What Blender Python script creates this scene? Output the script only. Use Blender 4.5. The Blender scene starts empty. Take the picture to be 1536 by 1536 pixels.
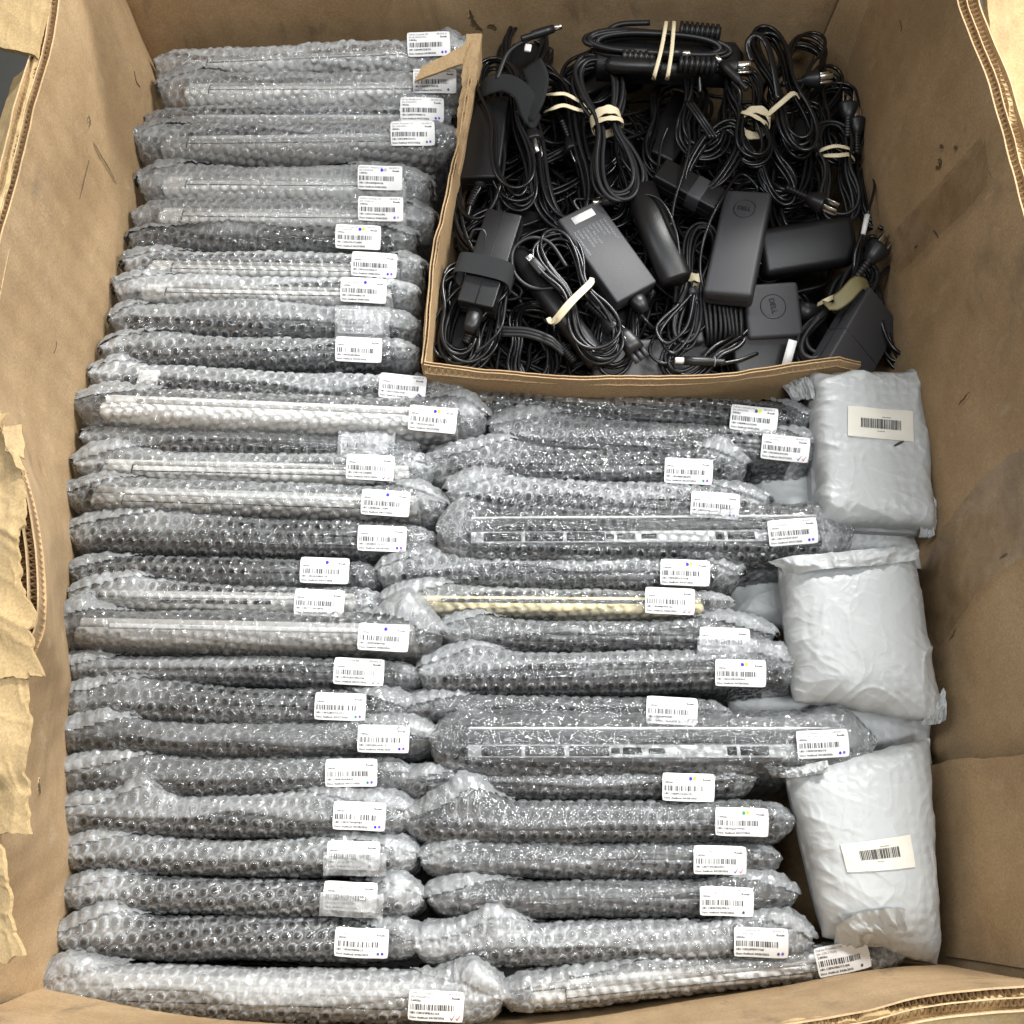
import bpy, bmesh, math, random
import numpy as np
from mathutils import Matrix, Vector
R = math.radians
random.seed(7)
rng = np.random.default_rng(7)
S = bpy.context.scene
COL = S.collection

# ------------------------------------------------------------------ camera
PITCH = 70.6                       # degrees below the horizon
CAM = np.array([0.0, -0.380, 1.080])
cam_d = bpy.data.cameras.new('camera')
cam = bpy.data.objects.new('camera', cam_d); COL.objects.link(cam)
cam.location = CAM
cam.rotation_euler = (R(90 - PITCH), 0, 0)
cam_d.sensor_fit = 'HORIZONTAL'; cam_d.sensor_width = 36.0; cam_d.lens = 36.0
cam_d.clip_start = 0.02; cam_d.clip_end = 100
S.camera = cam

# ------------------------------------------------------------------ light
W = bpy.data.worlds.new('World'); S.world = W; W.use_nodes = True
W.node_tree.nodes['Background'].inputs[0].default_value = (0.80, 0.90, 1.0, 1)
W.node_tree.nodes['Background'].inputs[1].default_value = 0.15

def lamp(name, loc, target, sx, sy, power, col):
    d = bpy.data.lights.new(name, 'AREA'); d.shape = 'RECTANGLE'
    d.size = sx; d.size_y = sy; d.energy = power; d.color = col
    o = bpy.data.objects.new(name, d); COL.objects.link(o)
    o.location = loc
    o.rotation_euler = (Vector(target) - Vector(loc)).to_track_quat('-Z', 'Y').to_euler()
    return o
lamp('ceiling_lamp_back', (1.7, 3.9, 4.1), (0, 0, 0), 1.9, 0.40, 560, (1.0, 1.0, 0.98))
lamp('ceiling_lamp_front', (0.6, -1.3, 4.6), (0, 0, 0), 2.4, 0.35, 120, (0.97, 0.99, 1.0))
lamp('ceiling_lamp_side', (-2.6, 0.4, 4.4), (0, 0, 0), 0.35, 2.4, 70, (0.97, 0.99, 1.0))
lamp('ceiling_lamp_far', (3.8, 0.6, 3.9), (0, 0, 0), 0.35, 2.0, 270, (1.0, 0.99, 0.96))

S.view_settings.view_transform = 'Standard'
S.view_settings.look = 'None'
S.view_settings.exposure = 0.02
S.view_settings.gamma = 1.0
S.render.engine = 'CYCLES'
c = S.cycles
c.max_bounces = 7; c.diffuse_bounces = 3; c.glossy_bounces = 3; c.transmission_bounces = 4
c.transparent_max_bounces = 14
c.use_denoising = True
c.caustics_reflective = False; c.caustics_refractive = False
c.sample_clamp_indirect = 4.0

# ------------------------------------------------------------------ geometry of the view: pixel of the 1536 photograph -> place in the box
SLOPE = 0.082                      # the packed goods rise a little towards the back
sp, cp = math.sin(R(PITCH)), math.cos(R(PITCH))
def ray(px, py):
    u = (px - 768) / 1536.0; v = (py - 768) / 1536.0
    return np.array([u, cp - v * sp, -sp - v * cp])
def at(px, py, h=0.0):             # on the sloping top of the goods, raised by h
    d = ray(px, py)
    t = (CAM[2] - SLOPE * CAM[1] - h) / (SLOPE * d[1] - d[2])
    return CAM + t * d
def atz(px, py, z):
    d = ray(px, py); t = (CAM[2] - z) / -d[2]
    return CAM + t * d

# ------------------------------------------------------------------ noise
def _h(ix, iy, seed):
    n = (ix.astype(np.int64) * 374761393 + iy.astype(np.int64) * 668265263 + seed * 1442695041) & 0xffffffff
    n = ((n ^ (n >> 13)) * 1274126177) & 0xffffffff
    n = n ^ (n >> 16)
    return (n & 0xffffff) / float(0xffffff)
def vnoise(x, y, seed=0):
    x = np.asarray(x, float); y = np.asarray(y, float)
    x, y = np.broadcast_arrays(x, y)
    ix = np.floor(x); iy = np.floor(y); fx = x - ix; fy = y - iy
    fx = fx * fx * fx * (fx * (fx * 6 - 15) + 10); fy = fy * fy * fy * (fy * (fy * 6 - 15) + 10)
    a = _h(ix, iy, seed); b = _h(ix + 1, iy, seed); c_ = _h(ix, iy + 1, seed); d = _h(ix + 1, iy + 1, seed)
    return (a * (1 - fx) + b * fx) * (1 - fy) + (c_ * (1 - fx) + d * fx) * fy * 1.0
def fbm(x, y, seed=0, oct=3):
    s = 0; a = 0.5; t = 0
    for k in range(oct):
        s = s + a * vnoise(x * 2 ** k, y * 2 ** k, seed + k * 17); t += a; a *= 0.5
    return s / t
def ridge(x, y, seed=0, oct=2):
    s = 0; a = 0.6; t = 0
    for k in range(oct):
        s = s + a * (1 - np.abs(2 * vnoise(x * 2 ** k, y * 2 ** k, seed + k * 31) - 1)) ** 3; t += a; a *= 0.5
    return s / t
def sstep(a, b, x):
    t = np.clip((x - a) / (b - a), 0, 1); return t * t * (3 - 2 * t)

# ------------------------------------------------------------------ mesh helpers
class MB:
    def __init__(self): self.v = []; self.f = []; self.n = 0; self.m = []
    def add(self, v, f, mi=0):
        v = np.asarray(v, float).reshape(-1, 3)
        if isinstance(f, np.ndarray): f = [f + self.n]
        else:
            d = {}
            for q in f: d.setdefault(len(q), []).append(q)
            f = [np.array(x) + self.n for x in d.values()]
        for a in f: self.f.append(a); self.m.append(np.full(len(a), mi))
        self.v.append(v); self.n += len(v)
        return self
def link(name, mesh, parent=None):
    o = bpy.data.objects.new(name, mesh); COL.objects.link(o)
    if parent is not None: o.parent = parent
    return o
def build(name, mb, mats, parent=None, origin=None, smooth=False, attrs=None):
    v = np.concatenate(mb.v)
    if origin is None and parent is not None:
        origin = np.array(parent['_o'])
    if origin is not None: v = v - np.asarray(origin)
    me = bpy.data.meshes.new(name)
    me.vertices.add(len(v)); me.vertices.foreach_set('co', v.ravel())
    nl = sum(a.size for a in mb.f); npoly = sum(len(a) for a in mb.f)
    me.loops.add(nl); me.polygons.add(npoly)
    me.loops.foreach_set('vertex_index', np.concatenate([a.ravel() for a in mb.f]).astype(np.int32))
    cnt = np.concatenate([np.full(len(a), a.shape[1]) for a in mb.f])
    st = np.concatenate([[0], np.cumsum(cnt)[:-1]])
    me.polygons.foreach_set('loop_start', st.astype(np.int32))
    if not isinstance(mats, (list, tuple)): mats = [mats]
    for m in mats: me.materials.append(m)
    if len(mats) > 1: me.polygons.foreach_set('material_index', np.concatenate(mb.m).astype(np.int32))
    if smooth: me.polygons.foreach_set('use_smooth', np.ones(npoly, bool))
    for k, a in (attrs or {}).items():
        at_ = me.attributes.new(k, 'FLOAT', 'POINT'); at_.data.foreach_set('value', np.asarray(a, np.float32).ravel())
    me.update(calc_edges=True); me.validate()
    o = link(name, me, parent)
    if parent is None and origin is not None: o.location = origin
    if parent is not None:
        po = np.array(parent['_o']); o['_o'] = tuple(po)
        if np.linalg.norm(np.asarray(origin) - po) > 1e-9: o.location = np.asarray(origin) - po; o['_o'] = tuple(origin)
    else: o['_o'] = tuple(origin) if origin is not None else (0., 0., 0.)
    return o
def thing(name, label, cat, loc, group=None):
    o = bpy.data.objects.new(name, None); COL.objects.link(o); o.location = loc
    o.empty_display_size = 0.02
    o['label'] = label; o['category'] = cat; o['_o'] = tuple(float(x) for x in loc)
    if group: o['group'] = group
    return o
def gridf(nu, nv):
    i = np.arange(nu - 1)[:, None] * nv + np.arange(nv - 1)[None, :]
    return np.stack([i, i + nv, i + nv + 1, i + 1], -1).reshape(-1, 4)
_BC = {}
def rbox(sx, sy, sz, bev=0.002, seg=2):
    key = (round(sx, 5), round(sy, 5), round(sz, 5), round(bev, 5), seg)
    if key not in _BC:
        bm = bmesh.new(); bmesh.ops.create_cube(bm, size=1.0)
        bmesh.ops.scale(bm, vec=(sx, sy, sz), verts=bm.verts)
        if bev > 0: bmesh.ops.bevel(bm, geom=list(bm.edges), offset=bev, segments=seg, profile=0.5, affect='EDGES')
        bm.verts.index_update()
        _BC[key] = (np.array([v.co[:] for v in bm.verts]), [[v.index for v in f.verts] for f in bm.faces]); bm.free()
    return _BC[key]
def frame(o, x, n):                # axes: x along, n up
    x = np.asarray(x, float); x = x / np.linalg.norm(x); n = np.asarray(n, float)
    n = n - x * n.dot(x); n /= np.linalg.norm(n); y = np.cross(n, x)
    return np.asarray(o, float), np.stack([x, y, n])
def xf(v, F): return F[0] + np.asarray(v, float) @ F[1]
def frame_px(px, py, h, ang, roll=0, lift=0):
    o = at(px, py, h); a = R(ang)
    x = np.array([math.cos(a), math.sin(a), SLOPE * math.sin(a) + math.tan(R(lift))])
    side = np.array([-math.sin(a), math.cos(a), 0])
    n = np.array([0, -SLOPE, 1.0]) + side * math.tan(R(roll))
    return frame(o, x, n)
def catmull(P, k=8, closed=False):
    P = np.asarray(P, float); n = len(P)
    if closed: Q = np.concatenate([P[-1:], P, P[:2]])
    else: Q = np.concatenate([2 * P[:1] - P[1:2], P, 2 * P[-1:] - P[-2:-1]])
    out = []
    t = np.linspace(0, 1, k, endpoint=False)[:, None]
    for i in range(len(Q) - 3):
        a, b, c_, d = Q[i:i + 4]
        out.append(0.5 * (2 * b + (c_ - a) * t + (2 * a - 5 * b + 4 * c_ - d) * t * t + (3 * b - a - 3 * c_ + d) * t ** 3))
    if not closed: out.append(P[-1:])
    return np.concatenate(out)
def tube(P, r, sides=7, closed=False, flat=None, up=None):
    P = np.asarray(P, float); n = len(P)
    T = np.roll(P, -1, 0) - np.roll(P, 1, 0)
    if not closed: T[0] = P[1] - P[0]; T[-1] = P[-1] - P[-2]
    T /= np.linalg.norm(T, axis=1)[:, None] + 1e-12
    N = np.zeros_like(T)
    u = np.array([0.13, 0.21, 1.0]) if up is None else np.asarray(up, float)
    p = u - T[0] * u.dot(T[0]); p /= np.linalg.norm(p)
    for i in range(n):
        if up is not None: p = u - T[i] * u.dot(T[i])
        else: p = p - T[i] * p.dot(T[i])
        p /= np.linalg.norm(p) + 1e-12; N[i] = p
    B = np.cross(T, N)
    rr = np.broadcast_to(np.asarray(r, float), (n,))[:, None, None]
    a = np.linspace(0, 2 * math.pi, sides, endpoint=False)
    fx, fy = flat or (1, 1)
    V = P[:, None] + rr * (fx * np.cos(a)[None, :, None] * B[:, None] + fy * np.sin(a)[None, :, None] * N[:, None])
    m = n if closed else n - 1
    i = np.arange(m)[:, None]; j = np.arange(sides)[None, :]
    i2 = (i + 1) % n; j2 = (j + 1) % sides
    F = np.stack([i * sides + j, i * sides + j2, i2 * sides + j2, i2 * sides + j], -1).reshape(-1, 4)
    F = F.tolist()
    if not closed:
        F.append(list(range(sides))[::-1]); F.append([(n - 1) * sides + k for k in range(sides)])
    return V.reshape(-1, 3), F
def loft(prof, sides=20, n=2.6):   # prof: (x, half width y, half height z)
    a = np.linspace(0, 2 * math.pi, sides, endpoint=False)
    ca, sa = np.cos(a), np.sin(a)
    cy = np.sign(ca) * np.abs(ca) ** (2 / n); cz = np.sign(sa) * np.abs(sa) ** (2 / n)
    V = np.concatenate([np.stack([np.full(sides, x), cy * w, cz * h], 1) for x, w, h in prof])
    F = []
    for i in range(len(prof) - 1):
        for j in range(sides):
            F.append([i * sides + j, (i + 1) * sides + j, (i + 1) * sides + (j + 1) % sides, i * sides + (j + 1) % sides])
    F.append(list(range(sides))); F.append([(len(prof) - 1) * sides + k for k in range(sides)][::-1])
    return V, F

# ------------------------------------------------------------------ lettering
_G = {}
def glyph(ch):
    if ch not in _G:
        cu = bpy.data.curves.new('glyph', 'FONT'); cu.body = ch; cu.resolution_u = 2; cu.size = 1
        o = bpy.data.objects.new('glyph', cu)
        me = o.to_mesh()
        v = np.array([x.co[:] for x in me.vertices]).reshape(-1, 3)
        f = [list(p.vertices) for p in me.polygons]
        o.to_mesh_clear(); bpy.data.objects.remove(o); bpy.data.curves.remove(cu)
        _G[ch] = (v, f)
    return _G[ch]
def text(s, size, x, y, z=0.0, wide=1.0, bold=0.0, slant=0):
    V = []; F = []; n = 0; cx = 0
    for ch in s:
        if ch == ' ': cx += 0.32; continue
        v, f = glyph(ch)
        if not len(v): cx += .3; continue
        w = v[:, 0].max() - v[:, 0].min()
        for b in ((0,) if not bold else (0, bold)):
            q = v.copy(); q[:, 0] += cx - v[:, 0].min() + b
            V.append(q); F += [[k + n for k in p] for p in f]; n += len(q)
        cx += w + 0.10
    if not V: return np.zeros((0, 3)), [], 0
    V = np.concatenate(V); V[:, 0] = V[:, 0] * size * wide + x; V[:, 1] = V[:, 1] * size + y; V[:, 2] = z
    return V, F, cx * size * wide

# ------------------------------------------------------------------ materials
def nodes(name):
    m = bpy.data.materials.new(name); m.use_nodes = True
    nt = m.node_tree; nt.nodes.clear()
    out = nt.nodes.new('ShaderNodeOutputMaterial')
    return m, nt, out
def N(nt, t, **kw):
    n = nt.nodes.new(t)
    for k, v in kw.items():
        if k.startswith('i_'):
            k = k[2:]; n.inputs[int(k) if k.isdigit() else k.replace('_', ' ')].default_value = v
        else: setattr(n, k, v)
    return n
def plain(name, col, rough=0.5, metal=0, bump=0, bscale=400, spec=0.5, coat=0, var=0):
    m, nt, out = nodes(name)
    b = N(nt, 'ShaderNodeBsdfPrincipled', i_Roughness=rough, i_Metallic=metal)
    b.inputs['Base Color'].default_value = (*col, 1); b.inputs['Specular IOR Level'].default_value = spec
    b.inputs['Coat Weight'].default_value = coat
    tc = N(nt, 'ShaderNodeTexCoord')
    if var:
        no = N(nt, 'ShaderNodeTexNoise', i_Scale=30.0, i_Detail=5.0); nt.links.new(tc.outputs['Object'], no.inputs['Vector'])
        r = N(nt, 'ShaderNodeMix', data_type='RGBA'); r.inputs[6].default_value = (*[x * (1 - var) for x in col], 1)
        r.inputs[7].default_value = (*[min(1, x * (1 + var)) for x in col], 1)
        nt.links.new(no.outputs[0], r.inputs[0]); nt.links.new(r.outputs[2], b.inputs['Base Color'])
    if bump:
        no = N(nt, 'ShaderNodeTexNoise', i_Scale=float(bscale), i_Detail=3.0); nt.links.new(tc.outputs['Object'], no.inputs['Vector'])
        bp = N(nt, 'ShaderNodeBump', i_Strength=bump, i_Distance=0.001)
        nt.links.new(no.outputs[0], bp.inputs['Height']); nt.links.new(bp.outputs[0], b.inputs['Normal'])
    nt.links.new(b.outputs[0], out.inputs[0])
    return m

def cardboard(name, c0=(0.34, 0.225, 0.118), c1=(0.43, 0.30, 0.165), dirt=0.5, rough=0.75):
    m, nt, out = nodes(name); L = nt.links.new
    tc = N(nt, 'ShaderNodeTexCoord')
    big = N(nt, 'ShaderNodeTexNoise', i_Scale=3.5, i_Detail=6.0, i_Roughness=0.72); L(tc.outputs['Object'], big.inputs['Vector'])
    fine = N(nt, 'ShaderNodeTexNoise', i_Scale=420.0, i_Detail=3.0); L(tc.outputs['Object'], fine.inputs['Vector'])
    mx = N(nt, 'ShaderNodeMix', data_type='RGBA'); mx.inputs[6].default_value = (*c0, 1); mx.inputs[7].default_value = (*c1, 1)
    rp = N(nt, 'ShaderNodeMapRange', i_1=0.38, i_2=0.62); L(big.outputs[0], rp.inputs[0]); L(rp.outputs[0], mx.inputs[0])
    # fibre speckle
    f2 = N(nt, 'ShaderNodeMapRange', i_1=0.3, i_2=0.7, i_3=0.85, i_4=1.14); L(fine.outputs[0], f2.inputs[0])
    mul = N(nt, 'ShaderNodeMix', data_type='RGBA', blend_type='MULTIPLY'); mul.inputs[0].default_value = 1
    L(mx.outputs[2], mul.inputs[6]); L(f2.outputs[0], mul.inputs[7])
    # grime smears and scuffs (own shape, thresholded)
    mp = N(nt, 'ShaderNodeMapping'); mp.inputs['Rotation'].default_value = (0.5, 0.7, 0.4); mp.inputs['Scale'].default_value = (22, 5, 7)
    L(tc.outputs['Object'], mp.inputs[0])
    sc = N(nt, 'ShaderNodeTexNoise', i_Scale=1.0, i_Detail=7.0, i_Roughness=0.68, i_Distortion=0.6); L(mp.outputs[0], sc.inputs['Vector'])
    st = N(nt, 'ShaderNodeMapRange', i_1=0.56, i_2=0.76, i_4=dirt); L(sc.outputs[0], st.inputs[0])
    mk = N(nt, 'ShaderNodeMix', data_type='RGBA'); mk.inputs[7].default_value = (0.13, 0.10, 0.075, 1)
    L(st.outputs[0], mk.inputs[0]); L(mul.outputs[2], mk.inputs[6])
    mp2 = N(nt, 'ShaderNodeMapping'); mp2.inputs['Rotation'].default_value = (-0.4, 0.2, -0.6); mp2.inputs['Scale'].default_value = (9, 26, 11)
    L(tc.outputs['Object'], mp2.inputs[0])
    s2 = N(nt, 'ShaderNodeTexNoise', i_Scale=1.3, i_Detail=8.0, i_Roughness=0.7); L(mp2.outputs[0], s2.inputs['Vector'])
    st2 = N(nt, 'ShaderNodeMapRange', i_1=0.58, i_2=0.76, i_4=0.6 * dirt + 0.1); L(s2.outputs[0], st2.inputs[0])
    mk2 = N(nt, 'ShaderNodeMix', data_type='RGBA'); mk2.inputs[7].default_value = (0.60, 0.48, 0.33, 1)
    L(st2.outputs[0], mk2.inputs[0]); L(mk.outputs[2], mk2.inputs[6])
    b = N(nt, 'ShaderNodeBsdfPrincipled', i_Roughness=rough); b.inputs['Specular IOR Level'].default_value = 0.25
    L(mk2.outputs[2], b.inputs['Base Color'])
    # relief: creases, dents, fibre
    cr = N(nt, 'ShaderNodeTexNoise', i_Scale=9.0, i_Detail=8.0, i_Roughness=0.5, i_Distortion=0.2); L(tc.outputs['Object'], cr.inputs['Vector'])
    b1 = N(nt, 'ShaderNodeBump', i_Strength=0.30, i_Distance=0.006); L(cr.outputs[0], b1.inputs['Height'])
    b2 = N(nt, 'ShaderNodeBump', i_Strength=0.30, i_Distance=0.0008); L(fine.outputs[0], b2.inputs['Height']); L(b1.outputs[0], b2.inputs['Normal'])
    b3 = N(nt, 'ShaderNodeBump', i_Strength=0.5, i_Distance=0.0015); L(st2.outputs[0], b3.inputs['Height']); L(b2.outputs[0], b3.inputs['Normal'])
    wv = N(nt, 'ShaderNodeTexWave', i_Scale=18.0, i_Distortion=0.6, wave_type='BANDS', bands_direction='DIAGONAL')
    mw = N(nt, 'ShaderNodeMapping'); mw.inputs['Scale'].default_value = (1, 1, 0.02); L(tc.outputs['Object'], mw.inputs[0]); L(mw.outputs[0], wv.inputs['Vector'])
    b4 = N(nt, 'ShaderNodeBump', i_Strength=0.22, i_Distance=0.002); L(wv.outputs[0], b4.inputs['Height']); L(b3.outputs[0], b4.inputs['Normal'])
    L(b4.outputs[0], b.inputs['Normal']); L(b.outputs[0], out.inputs[0])
    return m

def film_material(name, tint=(0.88, 0.91, 0.93), base=0.0):
    m, nt, out = nodes(name); L = nt.links.new
    tc = N(nt, 'ShaderNodeTexCoord')
    hz = N(nt, 'ShaderNodeAttribute', attribute_name='haze')
    no = N(nt, 'ShaderNodeTexNoise', i_Scale=120.0, i_Detail=3.0, i_Roughness=0.6, i_Distortion=1.5); L(tc.outputs['Object'], no.inputs['Vector'])
    no2 = N(nt, 'ShaderNodeTexVoronoi', i_Scale=110.0, feature='DISTANCE_TO_EDGE'); L(tc.outputs['Object'], no2.inputs['Vector'])
    bp = N(nt, 'ShaderNodeBump', i_Strength=0.38, i_Distance=0.0022); L(no.outputs[0], bp.inputs['Height'])
    bq = N(nt, 'ShaderNodeBump', i_Strength=0.28, i_Distance=0.0012); L(no2.outputs[0], bq.inputs['Height']); L(bp.outputs[0], bq.inputs['Normal'])
    lw = N(nt, 'ShaderNodeLayerWeight', i_Blend=0.5)
    pw = N(nt, 'ShaderNodeMath', operation='POWER'); pw.inputs[1].default_value = 3.2; L(lw.outputs['Facing'], pw.inputs[0])
    sc = N(nt, 'ShaderNodeMath', operation='MULTIPLY_ADD'); sc.inputs[1].default_value = 0.30; L(pw.outputs[0], sc.inputs[0]); L(hz.outputs['Fac'], sc.inputs[2])
    cr = N(nt, 'ShaderNodeMapRange', i_1=0.56, i_2=0.70, i_4=0.20); L(no.outputs[0], cr.inputs[0])
    ad = N(nt, 'ShaderNodeMath', operation='ADD', use_clamp=True); L(sc.outputs[0], ad.inputs[0]); L(cr.outputs[0], ad.inputs[1])
    a2 = N(nt, 'ShaderNodeMath', operation='ADD', use_clamp=True); a2.inputs[1].default_value = base; L(ad.outputs[0], a2.inputs[0])
    tr = N(nt, 'ShaderNodeBsdfTransparent')
    df = N(nt, 'ShaderNodeBsdfDiffuse'); df.inputs[0].default_value = (*tint, 1); L(bq.outputs[0], df.inputs['Normal'])
    tl = N(nt, 'ShaderNodeBsdfTranslucent'); tl.inputs[0].default_value = (*tint, 1); L(bq.outputs[0], tl.inputs['Normal'])
    dm = N(nt, 'ShaderNodeMixShader', i_0=0.4); L(df.outputs[0], dm.inputs[1]); L(tl.outputs[0], dm.inputs[2])
    m1 = N(nt, 'ShaderNodeMixShader'); L(a2.outputs[0], m1.inputs[0]); L(tr.outputs[0], m1.inputs[1]); L(dm.outputs[0], m1.inputs[2])
    gl = N(nt, 'ShaderNodeBsdfGlossy', i_Roughness=0.055); L(bq.outputs[0], gl.inputs['Normal'])
    fr = N(nt, 'ShaderNodeFresnel', i_IOR=1.5); L(bq.outputs[0], fr.inputs['Normal'])
    f4 = N(nt, 'ShaderNodeMath', operation='MULTIPLY_ADD', use_clamp=True); f4.inputs[1].default_value = 1.15; f4.inputs[2].default_value = 0.008; L(fr.outputs[0], f4.inputs[0])
    m2 = N(nt, 'ShaderNodeMixShader'); L(f4.outputs[0], m2.inputs[0]); L(m1.outputs[0], m2.inputs[1]); L(gl.outputs[0], m2.inputs[2])
    L(m2.outputs[0], out.inputs[0])
    return m

def tape_material():
    m, nt, out = nodes('clear_packing_tape'); L = nt.links.new
    tc = N(nt, 'ShaderNodeTexCoord')
    no = N(nt, 'ShaderNodeTexNoise', i_Scale=35.0, i_Detail=5.0, i_Distortion=1.0); L(tc.outputs['Object'], no.inputs['Vector'])
    bp = N(nt, 'ShaderNodeBump', i_Strength=0.5, i_Distance=0.003); L(no.outputs[0], bp.inputs['Height'])
    tr = N(nt, 'ShaderNodeBsdfTransparent'); tm = N(nt, 'ShaderNodeMix', data_type='RGBA'); tm.inputs[6].default_value = (0.98, 0.98, 0.97, 1); tm.inputs[7].default_value = (0.76, 0.73, 0.69, 1); tw = N(nt, 'ShaderNodeMapRange', i_1=0.35, i_2=0.75); L(no.outputs[0], tw.inputs[0]); L(tw.outputs[0], tm.inputs[0]); L(tm.outputs[2], tr.inputs[0])
    gl = N(nt, 'ShaderNodeBsdfGlossy', i_Roughness=0.28); L(bp.outputs[0], gl.inputs['Normal'])
    m2 = N(nt, 'ShaderNodeMixShader', i_0=0.09); L(tr.outputs[0], m2.inputs[1]); L(gl.outputs[0], m2.inputs[2]); L(m2.outputs[0], out.inputs[0])
    return m
M = {}
M['kraft'] = cardboard('kraft_cardboard', (0.35, 0.235, 0.125), (0.50, 0.35, 0.20), dirt=0.8)
M['kraft_flap'] = cardboard('kraft_flap', (0.34, 0.235, 0.11), (0.43, 0.305, 0.155), dirt=0.4)
M['kraft_edge'] = cardboard('kraft_cut_edge', (0.42, 0.29, 0.155), (0.54, 0.39, 0.23), dirt=0.3)
M['kraft_small'] = cardboard('kraft_inner_box', (0.36, 0.24, 0.13), (0.44, 0.31, 0.17), dirt=0.2)
M['film'] = film_material('bubble_film')
M['tape'] = tape_material()
M['black_shell'] = plain('black_laptop_shell', (0.018, 0.018, 0.020), 0.45, bump=0.15, bscale=900)
M['dark_shell'] = plain('charcoal_laptop_shell', (0.045, 0.046, 0.050), 0.45, bump=0.15, bscale=900)
M['silver_shell'] = plain('silver_laptop_shell', (0.80, 0.79, 0.76), 0.42, metal=0.0, bump=0.08, bscale=900)
M['grey_shell'] = plain('grey_laptop_shell', (0.34, 0.33, 0.31), 0.42, metal=0.0, bump=0.08, bscale=900)
M['sand_shell'] = plain('sand_laptop_shell', (0.80, 0.68, 0.38), 0.5)
M['port'] = plain('port_black', (0.008, 0.008, 0.009), 0.6)
M['strip'] = plain('satin_grey_strip', (0.55, 0.56, 0.56), 0.4)
M['paper'] = plain('label_paper', (0.76, 0.76, 0.755), 0.45, bump=0.15, bscale=250)
M['cream_paper'] = plain('cream_label_paper', (0.72, 0.69, 0.60), 0.5, bump=0.1, bscale=300)
M['ink'] = plain('black_ink', (0.03, 0.03, 0.035), 0.6)
M['ink_grey'] = plain('faint_ink', (0.30, 0.30, 0.32), 0.6)
for k, c_ in dict(blue=(0.03, 0.02, 0.55), purple=(0.22, 0.06, 0.50), green=(0.03, 0.25, 0.12), yellow=(0.65, 0.75, 0.02),
                  silver=(0.42, 0.43, 0.45), red=(0.55, 0.02, 0.03), dark=(0.06, 0.08, 0.12), navy=(0.02, 0.02, 0.22)).items():
    M['dot_' + k] = plain('marker_' + k, c_, 0.55)
M['cable'] = plain('black_cable', (0.007, 0.007, 0.008), 0.28, spec=0.5)  # extra dark: the shade over the charger heap is partly in this colour
M['cable_matt'] = plain('matt_black_cable', (0.009, 0.009, 0.010), 0.45)
M['brick_grey'] = plain('dark_grey_plastic', (0.040, 0.040, 0.044), 0.5, bump=0.25, bscale=1400)
M['brick_black'] = plain('black_plastic', (0.007, 0.007, 0.008), 0.38, bump=0.2, bscale=1200)  # albedo lowered to carry the back wall's shade on the heap
M['plug'] = plain('plug_rubber', (0.009, 0.009, 0.010), 0.42)
M['metal'] = plain('nickel_prong', (0.72, 0.70, 0.66), 0.28, metal=1)
M['band'] = plain('rubber_band', (0.72, 0.62, 0.42), 0.55, var=0.12)
M['band_olive'] = plain('olive_rubber_band', (0.20, 0.17, 0.08), 0.5)
M['velcro'] = plain('velcro_strap', (0.012, 0.013, 0.014), 0.95, bump=0.6, bscale=900)
M['logo'] = plain('embossed_logo', (0.014, 0.014, 0.016), 0.35)
M['print_grey'] = plain('pale_print', (0.22, 0.23, 0.25), 0.5)
M['white_plastic'] = plain('white_plastic', (0.75, 0.75, 0.74), 0.4)

def mailer_material():
    m, nt, out = nodes('poly_mailer'); L = nt.links.new
    tc = N(nt, 'ShaderNodeTexCoord')
    mp = N(nt, 'ShaderNodeMapping'); mp.inputs['Scale'].default_value = (1, 1, 0.35); L(tc.outputs['Object'], mp.inputs[0])
    v = N(nt, 'ShaderNodeTexVoronoi', i_Scale=88.0, i_Randomness=0.35); L(mp.outputs[0], v.inputs['Vector'])
    vm = N(nt, 'ShaderNodeMapRange', i_1=0.0, i_2=0.6, i_3=1.0, i_4=0.0, interpolation_type='SMOOTHSTEP'); L(v.outputs['Distance'], vm.inputs[0])
    am = N(nt, 'ShaderNodeTexNoise', i_Scale=9.0, i_Detail=3.0); L(tc.outputs['Object'], am.inputs['Vector'])
    ar = N(nt, 'ShaderNodeMapRange', i_1=0.35, i_2=0.65); L(am.outputs[0], ar.inputs[0])
    mu = N(nt, 'ShaderNodeMath', operation='MULTIPLY'); L(vm.outputs[0], mu.inputs[0]); L(ar.outputs[0], mu.inputs[1])
    no = N(nt, 'ShaderNodeTexNoise', i_Scale=60.0, i_Detail=6.0, i_Distortion=1.0, i_Roughness=0.6); L(tc.outputs['Object'], no.inputs['Vector'])
    b1 = N(nt, 'ShaderNodeBump', i_Strength=0.6, i_Distance=0.0021); L(mu.outputs[0], b1.inputs['Height'])
    b2 = N(nt, 'ShaderNodeBump', i_Strength=0.28, i_Distance=0.0030); L(no.outputs[0], b2.inputs['Height']); L(b1.outputs[0], b2.inputs['Normal'])
    big = N(nt, 'ShaderNodeTexNoise', i_Scale=6.0, i_Detail=4.0); L(tc.outputs['Object'], big.inputs['Vector'])
    mx = N(nt, 'ShaderNodeMix', data_type='RGBA'); mx.inputs[6].default_value = (0.42, 0.435, 0.435, 1); mx.inputs[7].default_value = (0.52, 0.535, 0.53, 1)
    L(big.outputs[0], mx.inputs[0])
    b = N(nt, 'ShaderNodeBsdfPrincipled', i_Roughness=0.42); L(mx.outputs[2], b.inputs['Base Color']); L(b2.outputs[0], b.inputs['Normal'])
    b.inputs['Subsurface Weight'].default_value = 0.0
    L(b.outputs[0], out.inputs[0])
    return m
M['mailer'] = mailer_material()


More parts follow.
